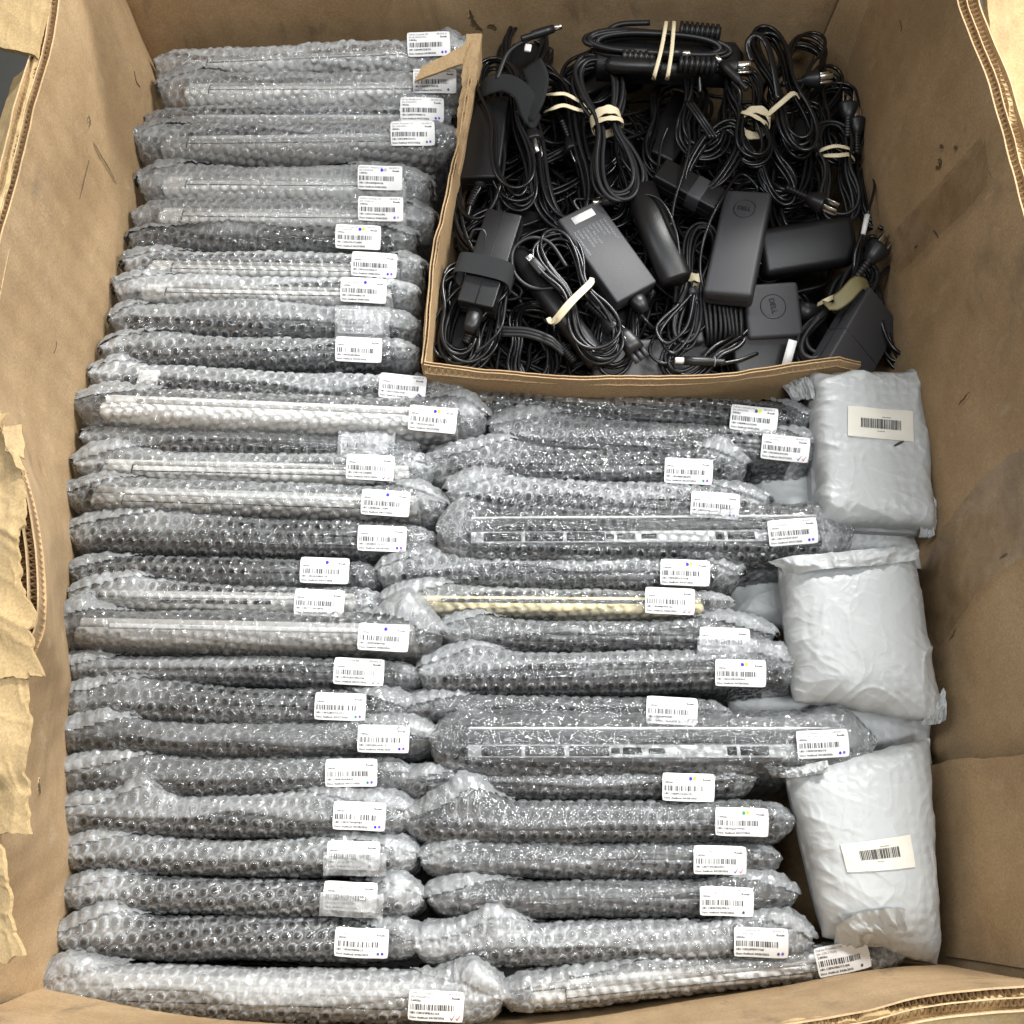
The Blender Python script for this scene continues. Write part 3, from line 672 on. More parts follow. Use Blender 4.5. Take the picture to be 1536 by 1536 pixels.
for idx, (colm, x0, x1, yt, yb, dy, fin, lx, ldy, ltilt, marks, lift, peaks, words) in enumerate(PK):
    r = np.random.default_rng(100 + idx)
    lift = lift / 1000.0
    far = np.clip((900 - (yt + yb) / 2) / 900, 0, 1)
    RV = 0.022                                            # rounding of the crest
    pl = at(x0, (yt + yb) / 2, 0); pr = at(x1, (yt + yb) / 2 + dy, 0)
    yb_w = at((x0 + x1) / 2, yb + dy / 2)[1]; yt_w = at((x0 + x1) / 2, yt + dy / 2)[1]
    T = abs(yt_w - yb_w) * .93
    T = min(max(T, .030), .066)
    if fin == 'ported': T = .068
    ex = pr - pl; Lx = math.hypot(ex[0], ex[1]); ux = np.array([ex[0] / Lx, ex[1] / Lx, 0]); uy = np.array([-ux[1], ux[0], 0.])
    mid = (pl + pr) / 2
    mid = mid + np.array([0, 0, lift])
    H = Lx / 2; h0 = T / 2
    lean = math.tan(R(6 + 14 * far))                      # further back the packets lean away more
    # ---- parametrisation along the length by arc length
    ss = np.linspace(-1, 1, 4001)
    pw = 10 + 6 * r.random()
    hp = h0 * np.clip(1 - np.abs(ss) ** pw, 0, 1) ** 0.45
    arc = np.concatenate([[0], np.cumsum(np.hypot(np.diff(ss) * H, np.diff(hp)))])
    STEP = 0.00148 + .00025 * far
    nu = int(arc[-1] / STEP); U = np.linspace(0, arc[-1], nu); s = np.interp(U, arc, ss)
    hs = h0 * np.clip(1 - np.abs(s) ** pw, 0, 1) ** 0.45
    # ---- around: back skirt, crest (half ellipse), front skirt
    LB, LF = 0.022, 0.040 + 0.030 * far
    th = np.linspace(0, math.pi, 400); SEc = np.sign(np.cos(th)) * np.abs(np.cos(th)) ** .78; SEs = np.sin(th) ** .95
    el = np.concatenate([[0], np.cumsum(np.hypot(np.diff(SEc) * h0, np.diff(SEs) * RV))])
    tot = LB + el[-1] + LF
    V1 = np.linspace(0, tot, int(tot / STEP)); nv1 = len(V1)
    Vv = np.concatenate([V1, tot + np.array([.03, .08, .15])]); nv = len(Vv)
    cy = np.where(Vv < LB, 1.0, np.where(Vv > LB + el[-1], -1.0, np.interp(Vv - LB, el, SEc)))
    cz = np.where(Vv < LB, Vv - LB, np.where(Vv > LB + el[-1], -(Vv - LB - el[-1]), np.interp(Vv - LB, el, SEs) * RV)) - RV
    UU, VV = np.meshgrid(U, Vv, indexing='ij'); SS, CY = np.meshgrid(s, cy, indexing='ij'); HS, CZ = np.meshgrid(hs, cz, indexing='ij')
    # loose film: the two halves of the wrap wobble separately
    wob = (fbm(UU * 14, VV * 5, 300 + idx, 2) - .5) * .005
    wob_y = (fbm(UU * 9 + 5, VV * 0 + 3, 500 + idx, 2) - .5) * .005
    endd = sstep(.72, 1.0, np.abs(SS))
    Yo = HS * CY * (1 + .06 * (fbm(UU * 12, VV * 0, 700 + idx, 2) - .5)) + wob_y
    Zo = CZ + wob - endd ** 3 * (.003 + .006 * r.random())
    layer = np.zeros_like(UU)
    for (ps, pwid, reach) in peaks:                       # loose corners standing up behind the crest
        g = np.exp(-((SS - ps) / pwid) ** 2); g = np.maximum(0, 1 - np.abs(SS - ps) / (pwid * 1.6)) * .6 + g * .4
        back = sstep(-.15, .9, CY)
        Yo = Yo + g * back * reach / 1000 * .75; Zo = Zo + g * back * reach / 1000 * .35
        layer = np.maximum(layer, g * sstep(-.45, .1, CY) * .9)
    Zo = Zo + CY * 0
    P = mid + (SS * H)[..., None] * ux + (Yo - (-CZ) * lean * -1 * 0)[..., None] * uy
    P[..., 2] += Zo + SS * (ex[2] / 2)
    P = P - (np.maximum(0, -Zo) * lean)[..., None] * np.array([0, 1.0, 0])   # lower parts come towards the front
    # ---- overlapping film layers: back band with a wavy hem, folded ends
    hem = -.10 + .75 * (fbm(UU * 7, VV * 0 + 1, 900 + idx, 2) - .5) * 2 + .25 * (r.random() - .5)
    band = sstep(-.03, .03, CY - hem)
    e0 = sstep(.0, .03, (np.abs(SS) - (.80 + .10 * fbm(VV * 30, UU * 0, 40 + idx))))
    dens = r.choice([1., .8, .6, .1]); lim = sstep(-1.05, -.8, CY)
    layer = np.clip(np.maximum(layer, band * dens) + e0 * .5, 0, 1.2)
    # ---- bubbles
    ang = R(r.uniform(-12, 12)); cu, su = math.cos(ang), math.sin(ang)
    a = (UU * cu + VV * su) / BP + r.random(); b = (-UU * su + VV * cu) / (BP * .866) + r.random()
    a += .10 * (fbm(UU * 40, VV * 40, 60 + idx) - .5); b += .10 * (fbm(UU * 40 + 9, VV * 40, 61 + idx) - .5)
    best = np.full(UU.shape, 9.0); bi = np.zeros_like(UU); bj = np.zeros_like(UU)
    for dj in (0, 1):
        j = np.floor(b) + dj; sh = 0.5 * (j % 2)
        i = np.round(a - sh)
        dd = np.hypot(a - sh - i, (b - j) * .866)
        k = dd < best; best = np.where(k, dd, best); bi = np.where(k, i, bi); bj = np.where(k, j, bj)
    rnd = _h(bi, bj, 77 + idx); rnd2 = _h(bi, bj, 99 + idx)
    rad = .40 + .05 * (rnd - .5)
    q = np.clip(1 - (best / rad) ** 2, 0, 1)
    amp = (.0027 - .0009 * np.clip(layer, 0, 1)) * (.55 + .6 * rnd2) * (1 - .55 * endd)
    dome = sstep(0, .34, 1 - best / (rad * 1.08)) * (.82 + .18 * q)
    ring = np.exp(-((best - rad * .93) / .075) ** 2) * (.55 + .6 * rnd2)
    crush = sstep(.52, .70, fbm(UU * 22, VV * 22, 800 + idx, 2))
    dome_h = dome * amp * (1 - .55 * crush) + (ridge(UU * 150, VV * 110, 820 + idx, 2) - .4) * (.0004 + .0020 * crush) + (ridge(UU * 45 + VV * 20, VV * 45, 840 + idx, 2) - .35) * (.0010 + .0018 * endd)
    dome_h = dome_h + layer * .0016
    # normals of the base surface
    dU = np.gradient(P, axis=0); dV = np.gradient(P, axis=1); n = np.cross(dU, dV); n /= np.linalg.norm(n, axis=-1)[..., None] + 1e-12
    out = uy * np.sign(CY)[..., None] + np.array([0, 0, .6]); 
    sgn = np.sign((n * (uy[None, None] * CY[..., None] + np.array([0, 0, 1.0]) * .3)).sum(-1)); sgn[sgn == 0] = 1
    if np.mean(sgn) < 0: n = -n; flip = True
    else: flip = False
    P = P + n * dome_h[..., None]
    P[:, nv1:, :] += 0
    haze = .0 + .035 * (1 - dome) + .30 * ring * (1 - .3 * crush) + .27 * layer + .06 * crush * (1 - .5 * dome) + .04 * endd
    haze = haze * (.50 + .75 * r.random())
    if fin == 'ported': haze = haze * .62
    haze = haze * (.15 + .85 * sstep(-.032, -.004, CZ))  # film clears down the sides: groove shade between packets put into the haze
    if fin in ('silver', 'sand'): haze = haze * .9 + .06 * (CZ > -.03)
    haze = haze * (.75 + .5 * fbm(UU * 30, VV * 30, 860 + idx))
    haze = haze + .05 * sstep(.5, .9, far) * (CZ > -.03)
    mb = MB(); F = gridf(nu, nv); mb.add(P.reshape(-1, 3), F[:, ::-1] if flip else F)
    # ---- the thing and its parts
    loc = mid + np.array([0, 0, -.12])
    root = thing('wrapped_laptop', words, 'laptop', loc, 'bubble wrapped laptops packed in two columns')
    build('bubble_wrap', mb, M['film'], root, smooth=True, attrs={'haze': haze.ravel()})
    # loose folded-over piece of film near one end, with a straight cut edge
    def film_flap(side, reach_s, drop, off):
        A = side * SS                                       # 1 at that end
        cut = 1 - (1 - A) / reach_s                         # 1 at the end, 0 where the fold runs out
        edge = 1.05 - (drop + 1.05) * np.clip(cut, 0, 1) ** .8 + .10 * (fbm(UU * 30, VV * 30, 31 + idx) - .5)
        inside = (cut > 0) & (CY > edge) & (CZ > -.02)
        f_ = F[(inside.ravel()[F]).all(1)]
        if len(f_) < 20: return
        wrk = (ridge(UU * 60 + VV * 40, VV * 55 - UU * 15, 33 + idx, 2) - .3) * .0035
        Q = P + n * (off + wrk + .003 * sstep(0, .5, CY - edge))[..., None]
        used, inv = np.unique(f_, return_inverse=True); f_ = inv.reshape(f_.shape)
        hz_ = (.20 + .16 * fbm(UU * 25, VV * 25, 35 + idx) + .20 * ring * .5).ravel()[used]
        mb_ = MB(); mb_.add(Q.reshape(-1, 3)[used], f_[:, ::-1] if flip else f_)
        build('film_flap', mb_, M['film'], root, smooth=True, attrs={'haze': hz_})
    lp = [p for p in peaks if p[0] < 0]; rp = [p for p in peaks if p[0] > 0]
    if fin == 'ported': lp = rp = [(0, 0, 0)][:0]
    if lp: film_flap(-1, min(1.2, (lp[0][0] + 1) + .30), -.35 + .5 * r.random(), .0022)
    elif fin != 'ported' and r.random() < .5: film_flap(-1, .35 + .3 * r.random(), .1, .0022)
    if rp: film_flap(1, min(.9, (1 - rp[0][0]) + .30), -.3 + .5 * r.random(), .0022)
    elif fin != 'ported' and r.random() < .35: film_flap(1, .25 + .2 * r.random(), .2, .0022)
    # laptop standing on its edge: lid and base slabs with a seam
    up = np.array([0, lean, 1.0]); up /= np.linalg.norm(up)
    nrm = np.cross(ux, up) * -1                               # towards the back
    Fr = (None, np.stack([ux, nrm, up]))
    tc = min(max(T * (.66 if fin in ('silver', 'grey', 'sand') else .70), .020), .044)
    if fin == 'ported': tc = .040
    Lc = 2 * H - (.062 if fin == 'ported' else .056) - .01 * r.random(); Hc = .225
    ctop = -.0095                                   # crest underside below the film
    c0 = mid + np.array([0, 0, ctop]) - up * Hc / 2 + uy * (-.002)
    tl, tb = tc * .34, tc * .60
    shell = {'silver': 'silver_shell', 'grey': 'grey_shell', 'black': 'black_shell', 'dark': 'dark_shell', 'ported': 'dark_shell', 'sand': 'sand_shell'}[fin]
    tilt = ex[2] / 2 / H
    Ax = np.stack([ux + np.array([0, 0, tilt]), nrm, up])
    def place(v, o_): return o_ + np.asarray(v) @ Ax
    v, f = rbox(Lc, tb, Hc, .004, 3); mb = MB(); mb.add(place(v, c0 - nrm * (tc / 2 - tb / 2)), f)
    body = build('laptop_base', mb, M[shell], root, smooth=False)
    v, f = rbox(Lc - .004, tl, Hc - .004, .003, 3); mb = MB(); mb.add(place(v, c0 + nrm * (tc / 2 - tl / 2) - up * .001), f)
    build('laptop_lid', mb, M[shell], root)
    # hinge bar let into the seam along most of the rear edge
    v, f = rbox(Lc * .80, tc * .20, .006, .0015, 2); mb = MB(); mb.add(place(v, c0 + nrm * (tc / 2 - tl - tc * .03) + up * (Hc / 2 - .0015)), f)
    build('hinge_bar', mb, M['strip' if fin in ('grey',) else ('grey_shell' if fin == 'silver' else 'port')], root)
    if fin in ('grey', 'silver', 'black', 'dark') and r.random() < .75:
        # end blocks / battery seam
        mb = MB()
        for sx in (-1, 1):
            v, f = rbox(.0012, tb * .96, .003, 0); mb.add(place(v + np.array([sx * Lc * .40, 0, 0]), c0 - nrm * (tc / 2 - tb / 2) + up * (Hc / 2 - .0008)), f)
        v, f = rbox(Lc * .8, .0010, .003, 0); mb.add(place(v, c0 - nrm * (tc / 2 - tb * .30) + up * (Hc / 2 - .0008)), f)
        build('battery_seam', mb, M['port'], root)
    if idx == 18:
        for k in range(5):
            v, f = rbox(.020, .004, .003, .0008, 1); mb = MB(); mb.add(place(v + np.array([-Lc * .22 + k * .026, 0, 0]), c0 - nrm * (tc / 2 - tb * .6) + up * (Hc / 2)), f)
            build('vent_slot', mb, M['port'], root)
    if idx == 11:
        v, f = rbox(.024, tc * .98, .006, .001, 1); mb = MB(); mb.add(place(v + np.array([-Lc / 2 + .036, 0, 0]), c0 + up * (Hc / 2 + .0006)), f)
        build('hinge_cap', mb, M['silver_shell'], root)
    if fin == 'ported':
        zt = Hc / 2 + .0010
        def slab(nm, cx, w_, cyy, d_, mat, hh=.003, lift_=0, bev=.0006):
            v, f = rbox(w_, d_, hh, bev, 1); mb = MB(); mb.add(place(v + np.array([cx, cyy, 0]), c0 + up * (zt + lift_)), f)
            return build(nm, mb, M[mat], root)
        slab('rear_strip', 0, Lc * .985, -.0075, .0135, 'strip')
        slab('edge_trim', 0, Lc * .985, .0165, .0022, 'silver_shell', lift_=.0008)
        g0 = -Lc / 2 + .038
        for k in range(3):
            o_ = slab('vent_grille', g0 + k * .0460, .0420, -.0075, .0108, 'port', lift_=.0006)
            mb = MB()
            for j in range(14):
                v, f = rbox(.0010, .0104, .0012, 0); mb.add(place(v + np.array([g0 + k * .0460 - .0195 + j * .003, -.0075, 0]), c0 + up * (zt + .0026)), f)
            build('vent_bar', mb, M['dark_shell'], o_)
        px_ = Lc * .60
        for w_, d_, off in ((.009, .006, .40), (.020, .0075, .445), (.017, .0060, .51), (.010, .0095, .71), (.030, .0095, .77)):
            slab('port', -Lc / 2 + off * Lc, w_, -.0075, d_, 'port', lift_=.0010)
    # ---- address label stuck on the crest
    ly_mid = (yt + yb) / 2 + dy * (lx - x0) / (x1 - x0)
    p0 = at(lx, ly_mid, 0)
    sl = np.clip(((p0 - mid) @ ux) / H, -.9, .9)
    k = int(np.argmin(np.abs(s - sl)))
    ta = R(12 + 22 * far)                                  # label faces a little to the front
    lw, lh = .054, .0285
    # centre: intersect the view ray with the label's own plane just above the wrap there
    nl = uy * -math.sin(ta) + np.array([0, 0, 1]) * math.cos(ta)
    yn = np.array([0, 1.0, 0]) - nl * nl[1]; yn /= np.linalg.norm(yn)
    ax = R(-ltilt); xl = ux + np.array([0, 0, tilt]); xl = xl - nl * nl.dot(xl); xl /= np.linalg.norm(xl); yl = np.cross(nl, xl)
    xl, yl = xl * math.cos(ax) + yl * math.sin(ax), yl * math.cos(ax) - xl * math.sin(ax)
    sec = P[max(0, k - 18):k + 18, :nv1].reshape(-1, 3)
    sup = (sec @ nl).max()                                 # top of the film along the label normal
    d = ray(lx, ly_mid + ldy); tt = (sup + .0019 - CAM @ nl) / (d @ nl); pc = CAM + tt * d
    kx = 13; ky = 7; gx = np.linspace(-.5, .5, kx); gy = np.linspace(-.5, .5, ky)
    GX, GY = np.meshgrid(gx, gy, indexing='ij')
    def bend(x, y, z=0):                                   # sticker wraps over the crest
        zz = -(np.abs(y) / (lh / 2)) ** 2 * .0016 + .0011 * np.sin(x * (90 + 9 * (idx % 7)) + idx) + z
        return pc + x[..., None] * xl + y[..., None] * yl + np.asarray(zz)[..., None] * nl
    X = GX * lw; Y = GY * lh
    # rounded corners
    cr_ = (np.abs(GX) > .49) & (np.abs(GY) > .49); X = np.where(cr_, X * .975, X); Y = np.where(cr_, Y * .955, Y)
    mb = MB(); A = bend(X, Y); B_ = bend(X, Y, -.0003)
    mb.add(A.reshape(-1, 3), gridf(kx, ky)); mb.add(B_.reshape(-1, 3), gridf(kx, ky)[:, ::-1])
    lab = build('address_label', mb, M['paper'], root, smooth=True)
    def stamp(nm, vf, mat):
        mb = MB()
        for v, f in vf:
            if len(v) == 0: continue
            v = np.asarray(v); mb.add(bend(v[:, 0], v[:, 1], .00025), f)
        if mb.n: return build(nm, mb, M[mat], lab)
    L_, Tp = -lw / 2 + .002, lh / 2
    grade = 'GRADE: ' + 'BABCBB'[idx % 6]
    fs = .0029
    stamp('faint_print', [text(MODELS[idx % 6], fs, L_, Tp - .0036, bold=.04)[:2], text(grade, fs, lw / 2 - .0165, Tp - .0036, bold=.04)[:2], text('SN: ' + code(8, r), fs, L_, Tp - .0070, bold=.04)[:2]], 'ink_grey')
    stamp('print', [text('%.2fGhz' % r.choice([1.8, 2.6, 2.8, 3.1, 1.9]), fs, L_, Tp - .0103, bold=.08)[:2], text('Resale', fs * 1.05, lw / 2 - .0120, Tp - .0072, bold=.09)[:2],
                    text('UID: C0D' + code(9, r), fs * 1.02, L_, Tp - .0218, bold=.08)[:2], text('Date Audited: 04/%02d/2026' % r.choice([27, 27, 16, 28]), fs * 1.02, L_, Tp - .0262, bold=.08)[:2]], 'ink')
    bars = []; xx = L_; 
    while xx < lw / 2 - .010:
        w_ = r.choice([.0004, .0006, .0010, .0014]); bars.append((np.array([[xx, Tp - .0180], [xx + w_, Tp - .0180], [xx + w_, Tp - .0125], [xx, Tp - .0125]]), [[0, 1, 2, 3]])); xx += w_ + r.choice([.0005, .0008, .0012])
    stamp('barcode', bars, 'ink')
    ms = marks.split()
    def blot(cx_, cy_, rx, ry):
        t_ = np.linspace(0, 2 * math.pi, 12, endpoint=False)
        return np.stack([cx_ + rx * np.cos(t_) * (1 + .12 * np.sin(3 * t_ + cx_ * 999)), cy_ + ry * np.sin(t_)], 1), [list(range(12))]
    def tick(cx_, cy_, z_=1):
        return [(np.array([[cx_, cy_], [cx_ + .0012, cy_ - .0016], [cx_ + .0040, cy_ + .0026], [cx_ + .0046, cy_ + .0030], [cx_ + .0014, cy_ - .0030], [cx_ - .0003, cy_ - .0004]]) , [[0, 5, 4, 1], [1, 4, 3, 2]])]
    by = -lh / 2 + .0042
    if ms and ms[0] in ('check', 'tick'):
        stamp('ink_tick', tick(lw / 2 - .0125, by), 'dot_navy' if ms[0] == 'check' else 'dot_dark')
        stamp('ink_tick', tick(lw / 2 - .0070, by + .0002), 'dot_red')
    elif ms:
        topd = 'yellow' in ms or (len(ms) > 1 and ms[1] == 'silver' and ms[0] == 'blue')
        bx, by2 = (.002, lh / 2 - .0052) if topd else (lw / 2 - .0100, by)
        rr_ = .0019 if topd else .0014
        for q_, mk in enumerate(ms): stamp('ink_dot', [blot(bx + q_ * .0042, by2 + .0003 * q_, rr_, rr_ * 1.1)], 'dot_' + mk)
    if idx in (9, 13, 25, 26, 36):                         # loose film lying over part of the label
        gx_, gy_ = np.meshgrid(np.linspace(-.030, .034, 40), np.linspace(-.020, .004 if idx in (25, 26, 36) else .018, 22), indexing='ij')
        cutm = gy_ < (gx_ * (-.35) + .014)
        mb = MB(); mb.add(bend(gx_, gy_, .0016 + .0022 * ridge(gx_ * 120, gy_ * 120, idx)).reshape(-1, 3), gridf(40, 22))
        build('film_flap', mb, M['film'], root, smooth=True, attrs={'haze': np.full(gx_.size, .20) + .25 * ridge(gx_ * 90, gy_ * 90, idx + 3).ravel()})

# ================================================================== INNER CARTON WITH CHARGERS
ctn = thing('open_carton', 'smaller open brown carton in the back right corner full of black chargers', 'cardboard box', atz(900, 300, -.30))
def sided_panel(name, rim, zb, inward, thick, seed, mat='kraft_small', nz=24, amp=.003):
    rim = np.asarray(rim); nu = len(rim); inw = np.asarray(inward, float)
    base = rim.copy(); base[:, 2] = zb
    t = np.linspace(0, 1, nz)[None, :, None]; P = base[:, None] * (1 - t) + rim[:, None] * t
    u = np.linspace(0, 1, nu)[:, None] * 2; h = (fbm(u * 3, t[..., 0] * 2, seed, 2) - .5) * amp * 2
    P = P + h[..., None] * inw
    mb = MB(); Q = P - inw * thick
    mb.add(P.reshape(-1, 3), gridf(nu, nz)); mb.add((P - inw * .0012).reshape(-1, 3), gridf(nu, nz)[:, ::-1])
    mb.add(Q.reshape(-1, 3), gridf(nu, nz)[:, ::-1]); mb.add((Q + inw * .0012).reshape(-1, 3), gridf(nu, nz))
    for A in (P, Q + inw * .0012): mb.add(np.stack([A[:, -1], A[:, -1] - inw * .0012], 1).reshape(-1, 3), gridf(nu, 2))
    for e in (0, -1): mb.add(np.stack([P[e], Q[e]], 1).reshape(-1, 3), gridf(nz, 2))
    build(name, mb, M[mat], ctn, smooth=True)
    return P[:, -1]
RL = smooth_path([at(640, 545, .040), at(646, 450, .046), at(660, 360, .050), at(680, 260, .050), at(702, 160, .050), at(722, 62, .050)], 80)
RL[:, 2] += (fbm(np.arange(80) * .5, np.zeros(80), 3) - .5) * .008
sided_panel('left_panel', RL, -.34, (1, 0, 0), .0048, 3)
flutes(RL, (1, 0, 0), .0048, 1, wave=.0075, depth=.012, seed=11, parent=ctn)
RFr = smooth_path([at(636, 545, .042), at(720, 553, .044), at(850, 561, .045), at(980, 563, .045), at(1080, 558, .044), at(1180, 546, .042), at(1300, 529, .036)], 110)
RFr[:, 2] += (fbm(np.arange(110) * .2, np.zeros(110), 5) - .5) * .004
# torn drop at the right end of the front panel
RFr[-8:, 2] -= np.linspace(0, .02, 8) ** 1.0
sided_panel('front_panel', RFr, -.34, (0, 1, 0), .0048, 4)
flutes(RFr, (0, 1, 0), .0048, 1, wave=.0075, depth=.012, seed=12, parent=ctn)
def cflap(nm, quad, seed, amp=.003, drop=None, rag=.004):
    o = sheet(nm, quad, .004, seed, amp=amp, rag=rag, nu=34, nv=26, mat='kraft_small', parent=ctn, drop=drop)
    return o
# flap folded outwards along the back part of the left rim, and its torn tongue lying over the second laptop
cflap('folded_flap', [at(724, 52, .054), at(689, 262, .052), at(681, 236, .040), at(700, 54, .050)], 21, amp=.003)
cflap('torn_tongue', [at(702, 66, .056), at(694, 96, .052), at(622, 118, .040), at(632, 98, .046)], 22, amp=.002, rag=.002, drop=lambda u, v: -.004 * v)

# ---- builders of charger parts; everything in world coordinates
def bezel(F, L, Wd, T):            # thin seam line round a brick
    pass
def brick(root, F, L, Wd, T, mat='brick_grey', bev=.005, seam=True, logo=None, logo_rot=0, spec=False, sticker=False):
    v, f = rbox(L, Wd, T, bev, 4); mb = MB(); mb.add(xf(v, F), f)
    o = build('power_brick', mb, M[mat], root, smooth=True)
    if seam:
        mb = MB(); e = .0004
        for sgn in (-1, 1):
            v, f = rbox(L - bev * 2, .0006, .0007, 0); mb.add(xf(v + [0, sgn * (Wd / 2 + e), 0], F), f)
            v, f = rbox(.0006, Wd - bev * 2, .0007, 0); mb.add(xf(v + [sgn * (L / 2 + e), 0, 0], F), f)
        build('seam_line', mb, M['port'], o)
    if logo is not None:
        lx_, ly_, R_ = logo
        t_ = np.linspace(0, 2 * math.pi, 36, endpoint=False)
        ring = np.stack([lx_ + R_ * np.cos(t_), ly_ + R_ * np.sin(t_), np.full(36, T / 2 + .0001)], 1)
        v, f = tube(ring, .0006, 5, closed=True, up=(0, 0, 1)); mb = MB(); mb.add(xf(v, F), f)
        tv, tf, w = text('DELL', R_ * .62, 0, 0, 0, wide=.95, bold=.05)
        tv[:, 0] -= w / 2; tv[:, 1] -= R_ * .20
        a = R(logo_rot); q = tv.copy(); q[:, 0] = tv[:, 0] * math.cos(a) - tv[:, 1] * math.sin(a) + lx_; q[:, 1] = tv[:, 0] * math.sin(a) + tv[:, 1] * math.cos(a) + ly_; q[:, 2] = T / 2 + .0004
        mb.add(xf(q, F), tf); build('round_logo', mb, M['logo'], o)
    if spec:
        mb = MB(); rr = np.random.default_rng(5)
        for k in range(9):
            s_ = ''.join(rr.choice(list('ACINPUT50W19.5V3CE')) for _ in range(rr.integers(7, 14)))
            v, f, w = text(s_, .0042, -L * .30, Wd * .32 - k * .0052 * 1.0, T / 2 + .0004)
            q = v.copy(); mb.add(xf(q, F), f)
        build('spec_print', mb, M['print_grey'], o)
    if sticker:
        v, f = rbox(.010, .030, .0004, 0); mb = MB(); mb.add(xf(v + [-L / 2 + .012, 0, T / 2 + .0004], F), f)
        st_ = build('white_sticker', mb, M['paper'], o)
    return o
def coil_pts(F, L, Wd, n, pinch, seed, turns_k=26, thick=.012, skew=0):
    r = np.random.default_rng(seed); out = []
    for k in range(n):
        t = np.linspace(0, 2 * math.pi, turns_k, endpoint=False)
        a = L / 2 * (1 - .16 * r.random()); b = Wd / 2 * (.55 + .45 * (k + .5) / n) * (1 + .1 * r.standard_normal() * .5)
        x = a * np.cos(t) + .006 * r.standard_normal() * .6
        pf = pinch + (1 - pinch) * np.abs(np.cos(t)) ** 1.1
        y = b * np.sin(t) * pf * (1.35 if pinch < .6 else 1) + .0015 * r.standard_normal() + skew * x
        z = thick * (r.random() - .5) + .004 * np.sin(t + r.uniform(0, 6)) - thick * .25 * (np.abs(x) / (L / 2)) ** 2
        out.append(xf(np.stack([x, y, z], 1), F))
    return out
def coil(root, F, L, Wd, n=6, pinch=.25, r=.0022, seed=0, mat='cable', thick=.014, name='coiled_cable', tail=None, skew=0):
    mb = MB(); lo = coil_pts(F, L, Wd, n, pinch, seed, thick=thick, skew=skew)
    for P in lo:
        v, f = tube(catmull(P, 3, closed=True), r, 7, closed=True); mb.add(v, f)
    return build(name, mb, M[mat], root, smooth=True)
def wire(root, pts, r=.0022, mat='cable', name='loose_cable', n=8):
    v, f = tube(catmull(pts, n), r, 8); mb = MB(); mb.add(v, f)
    return build(name, mb, M[mat], root, smooth=True)
def ribbon(root, pts, w, th, mat, up, name, closed=True, n=5):
    P = catmull(pts, n, closed=closed); v, f = tube(P, 1.0, 8, closed=closed, flat=(w / 2, th / 2), up=up)
    mb = MB(); mb.add(v, f); return build(name, mb, M[mat], root, smooth=True)
def band(root, F, w, h, width=.006, mat='band', name='rubber_band', twist=0.0, n=14):
    """flat ring round a bundle that runs along F's x axis"""
    t = np.linspace(0, 2 * math.pi, n, endpoint=False)
    P = xf(np.stack([twist * np.sin(t) + 0 * t, w / 2 * np.cos(t), h / 2 * np.sin(t)], 1), F)
    P = catmull(P, 4, closed=True); n2 = len(P); mb = MB(); ax = F[1][0]
    c0 = P.mean(0); o = P - c0; o /= np.linalg.norm(o, axis=1)[:, None]
    wv = width / 2 * (1 + .12 * np.sin(np.arange(n2) * .9))
    A = P + ax * wv[:, None]; B_ = P - ax * wv[:, None]; th = .0010
    for (p, q) in ((A + o * th, B_ + o * th), (B_ - o * th * 0, A - o * th * 0), (B_ + o * th, B_), (A, A + o * th)):
        V = np.stack([p, q], 1); V = np.concatenate([V, V[:1]]); mb.add(V.reshape(-1, 3), gridf(n2 + 1, 2))
    return build(name, mb, M[mat], root, smooth=False)
def plug(root, F, mat='plug', scale=1.0, ground=True):
    """mains plug pointing along +x: ribbed strain relief, body, two blades and a round pin"""
    s = scale; prof = [(-.046, .0028, .0028)]
    for k in range(6): prof += [(-.044 + k * .004, .0042, .0040), (-.0425 + k * .004, .0042, .0040), (-.0420 + k * .004, .0030, .0029), (-.0405 + k * .004, .0030, .0029)]
    prof += [(-.019, .006, .0055), (-.012, .0092, .0085), (-.004, .0120, .0108), (-.001, .0125, .0112), (0, .0118, .0105)]
    v, f = loft([(a * s, b * s, c_ * s) for a, b, c_ in prof], 18, 2.5); mb = MB(); mb.add(xf(v, F), f)
    o = build('mains_plug', mb, M[mat], root, smooth=True)
    for sy in (-1, 1):
        v, f = rbox(.0175 * s, .0016 * s, .0064 * s, .0004, 1); mb = MB(); mb.add(xf(v + [.0085 * s, sy * .0062 * s, .002 * s], F), f)
        t_ = np.linspace(0, 2 * math.pi, 10, endpoint=False)
        pr_ = build('prong', mb, M['metal'], o)
    if ground:
        t = np.linspace(0, .0195 * s, 5); P = xf(np.stack([t, 0 * t, 0 * t - .0058 * s], 1), F)
        v, f = tube(P, np.array([.0024, .0024, .0024, .0022, .0012]) * s, 10); mb = MB(); mb.add(v, f); build('prong', mb, M['metal'], o, smooth=True)
    return o
def barrel(root, F, L=.030, white=False):
    prof = [(-L - .012, .0026, .0026)]
    for k in range(3): prof += [(-L - .010 + k * .004, .0040, .004), (-L - .008 + k * .004, .0032, .0032)]
    prof += [(-L + .004, .0052, .0052), (-.012, .0055, .0055), (-.011, .0055, .0055), (0, .0050, .0050)]
    v, f = loft(prof, 14, 2); mb = MB(); mb.add(xf(v, F), f); o = build('barrel_connector', mb, M['plug'], root, smooth=True)
    v, f = loft([(0, .0036, .0036), (.0095, .0036, .0036), (.0105, .0030, .0030)], 14, 2); mb = MB(); mb.add(xf(v, F), f); build('metal_tip', mb, M['white_plastic' if white else 'metal'], o, smooth=True)
    return o
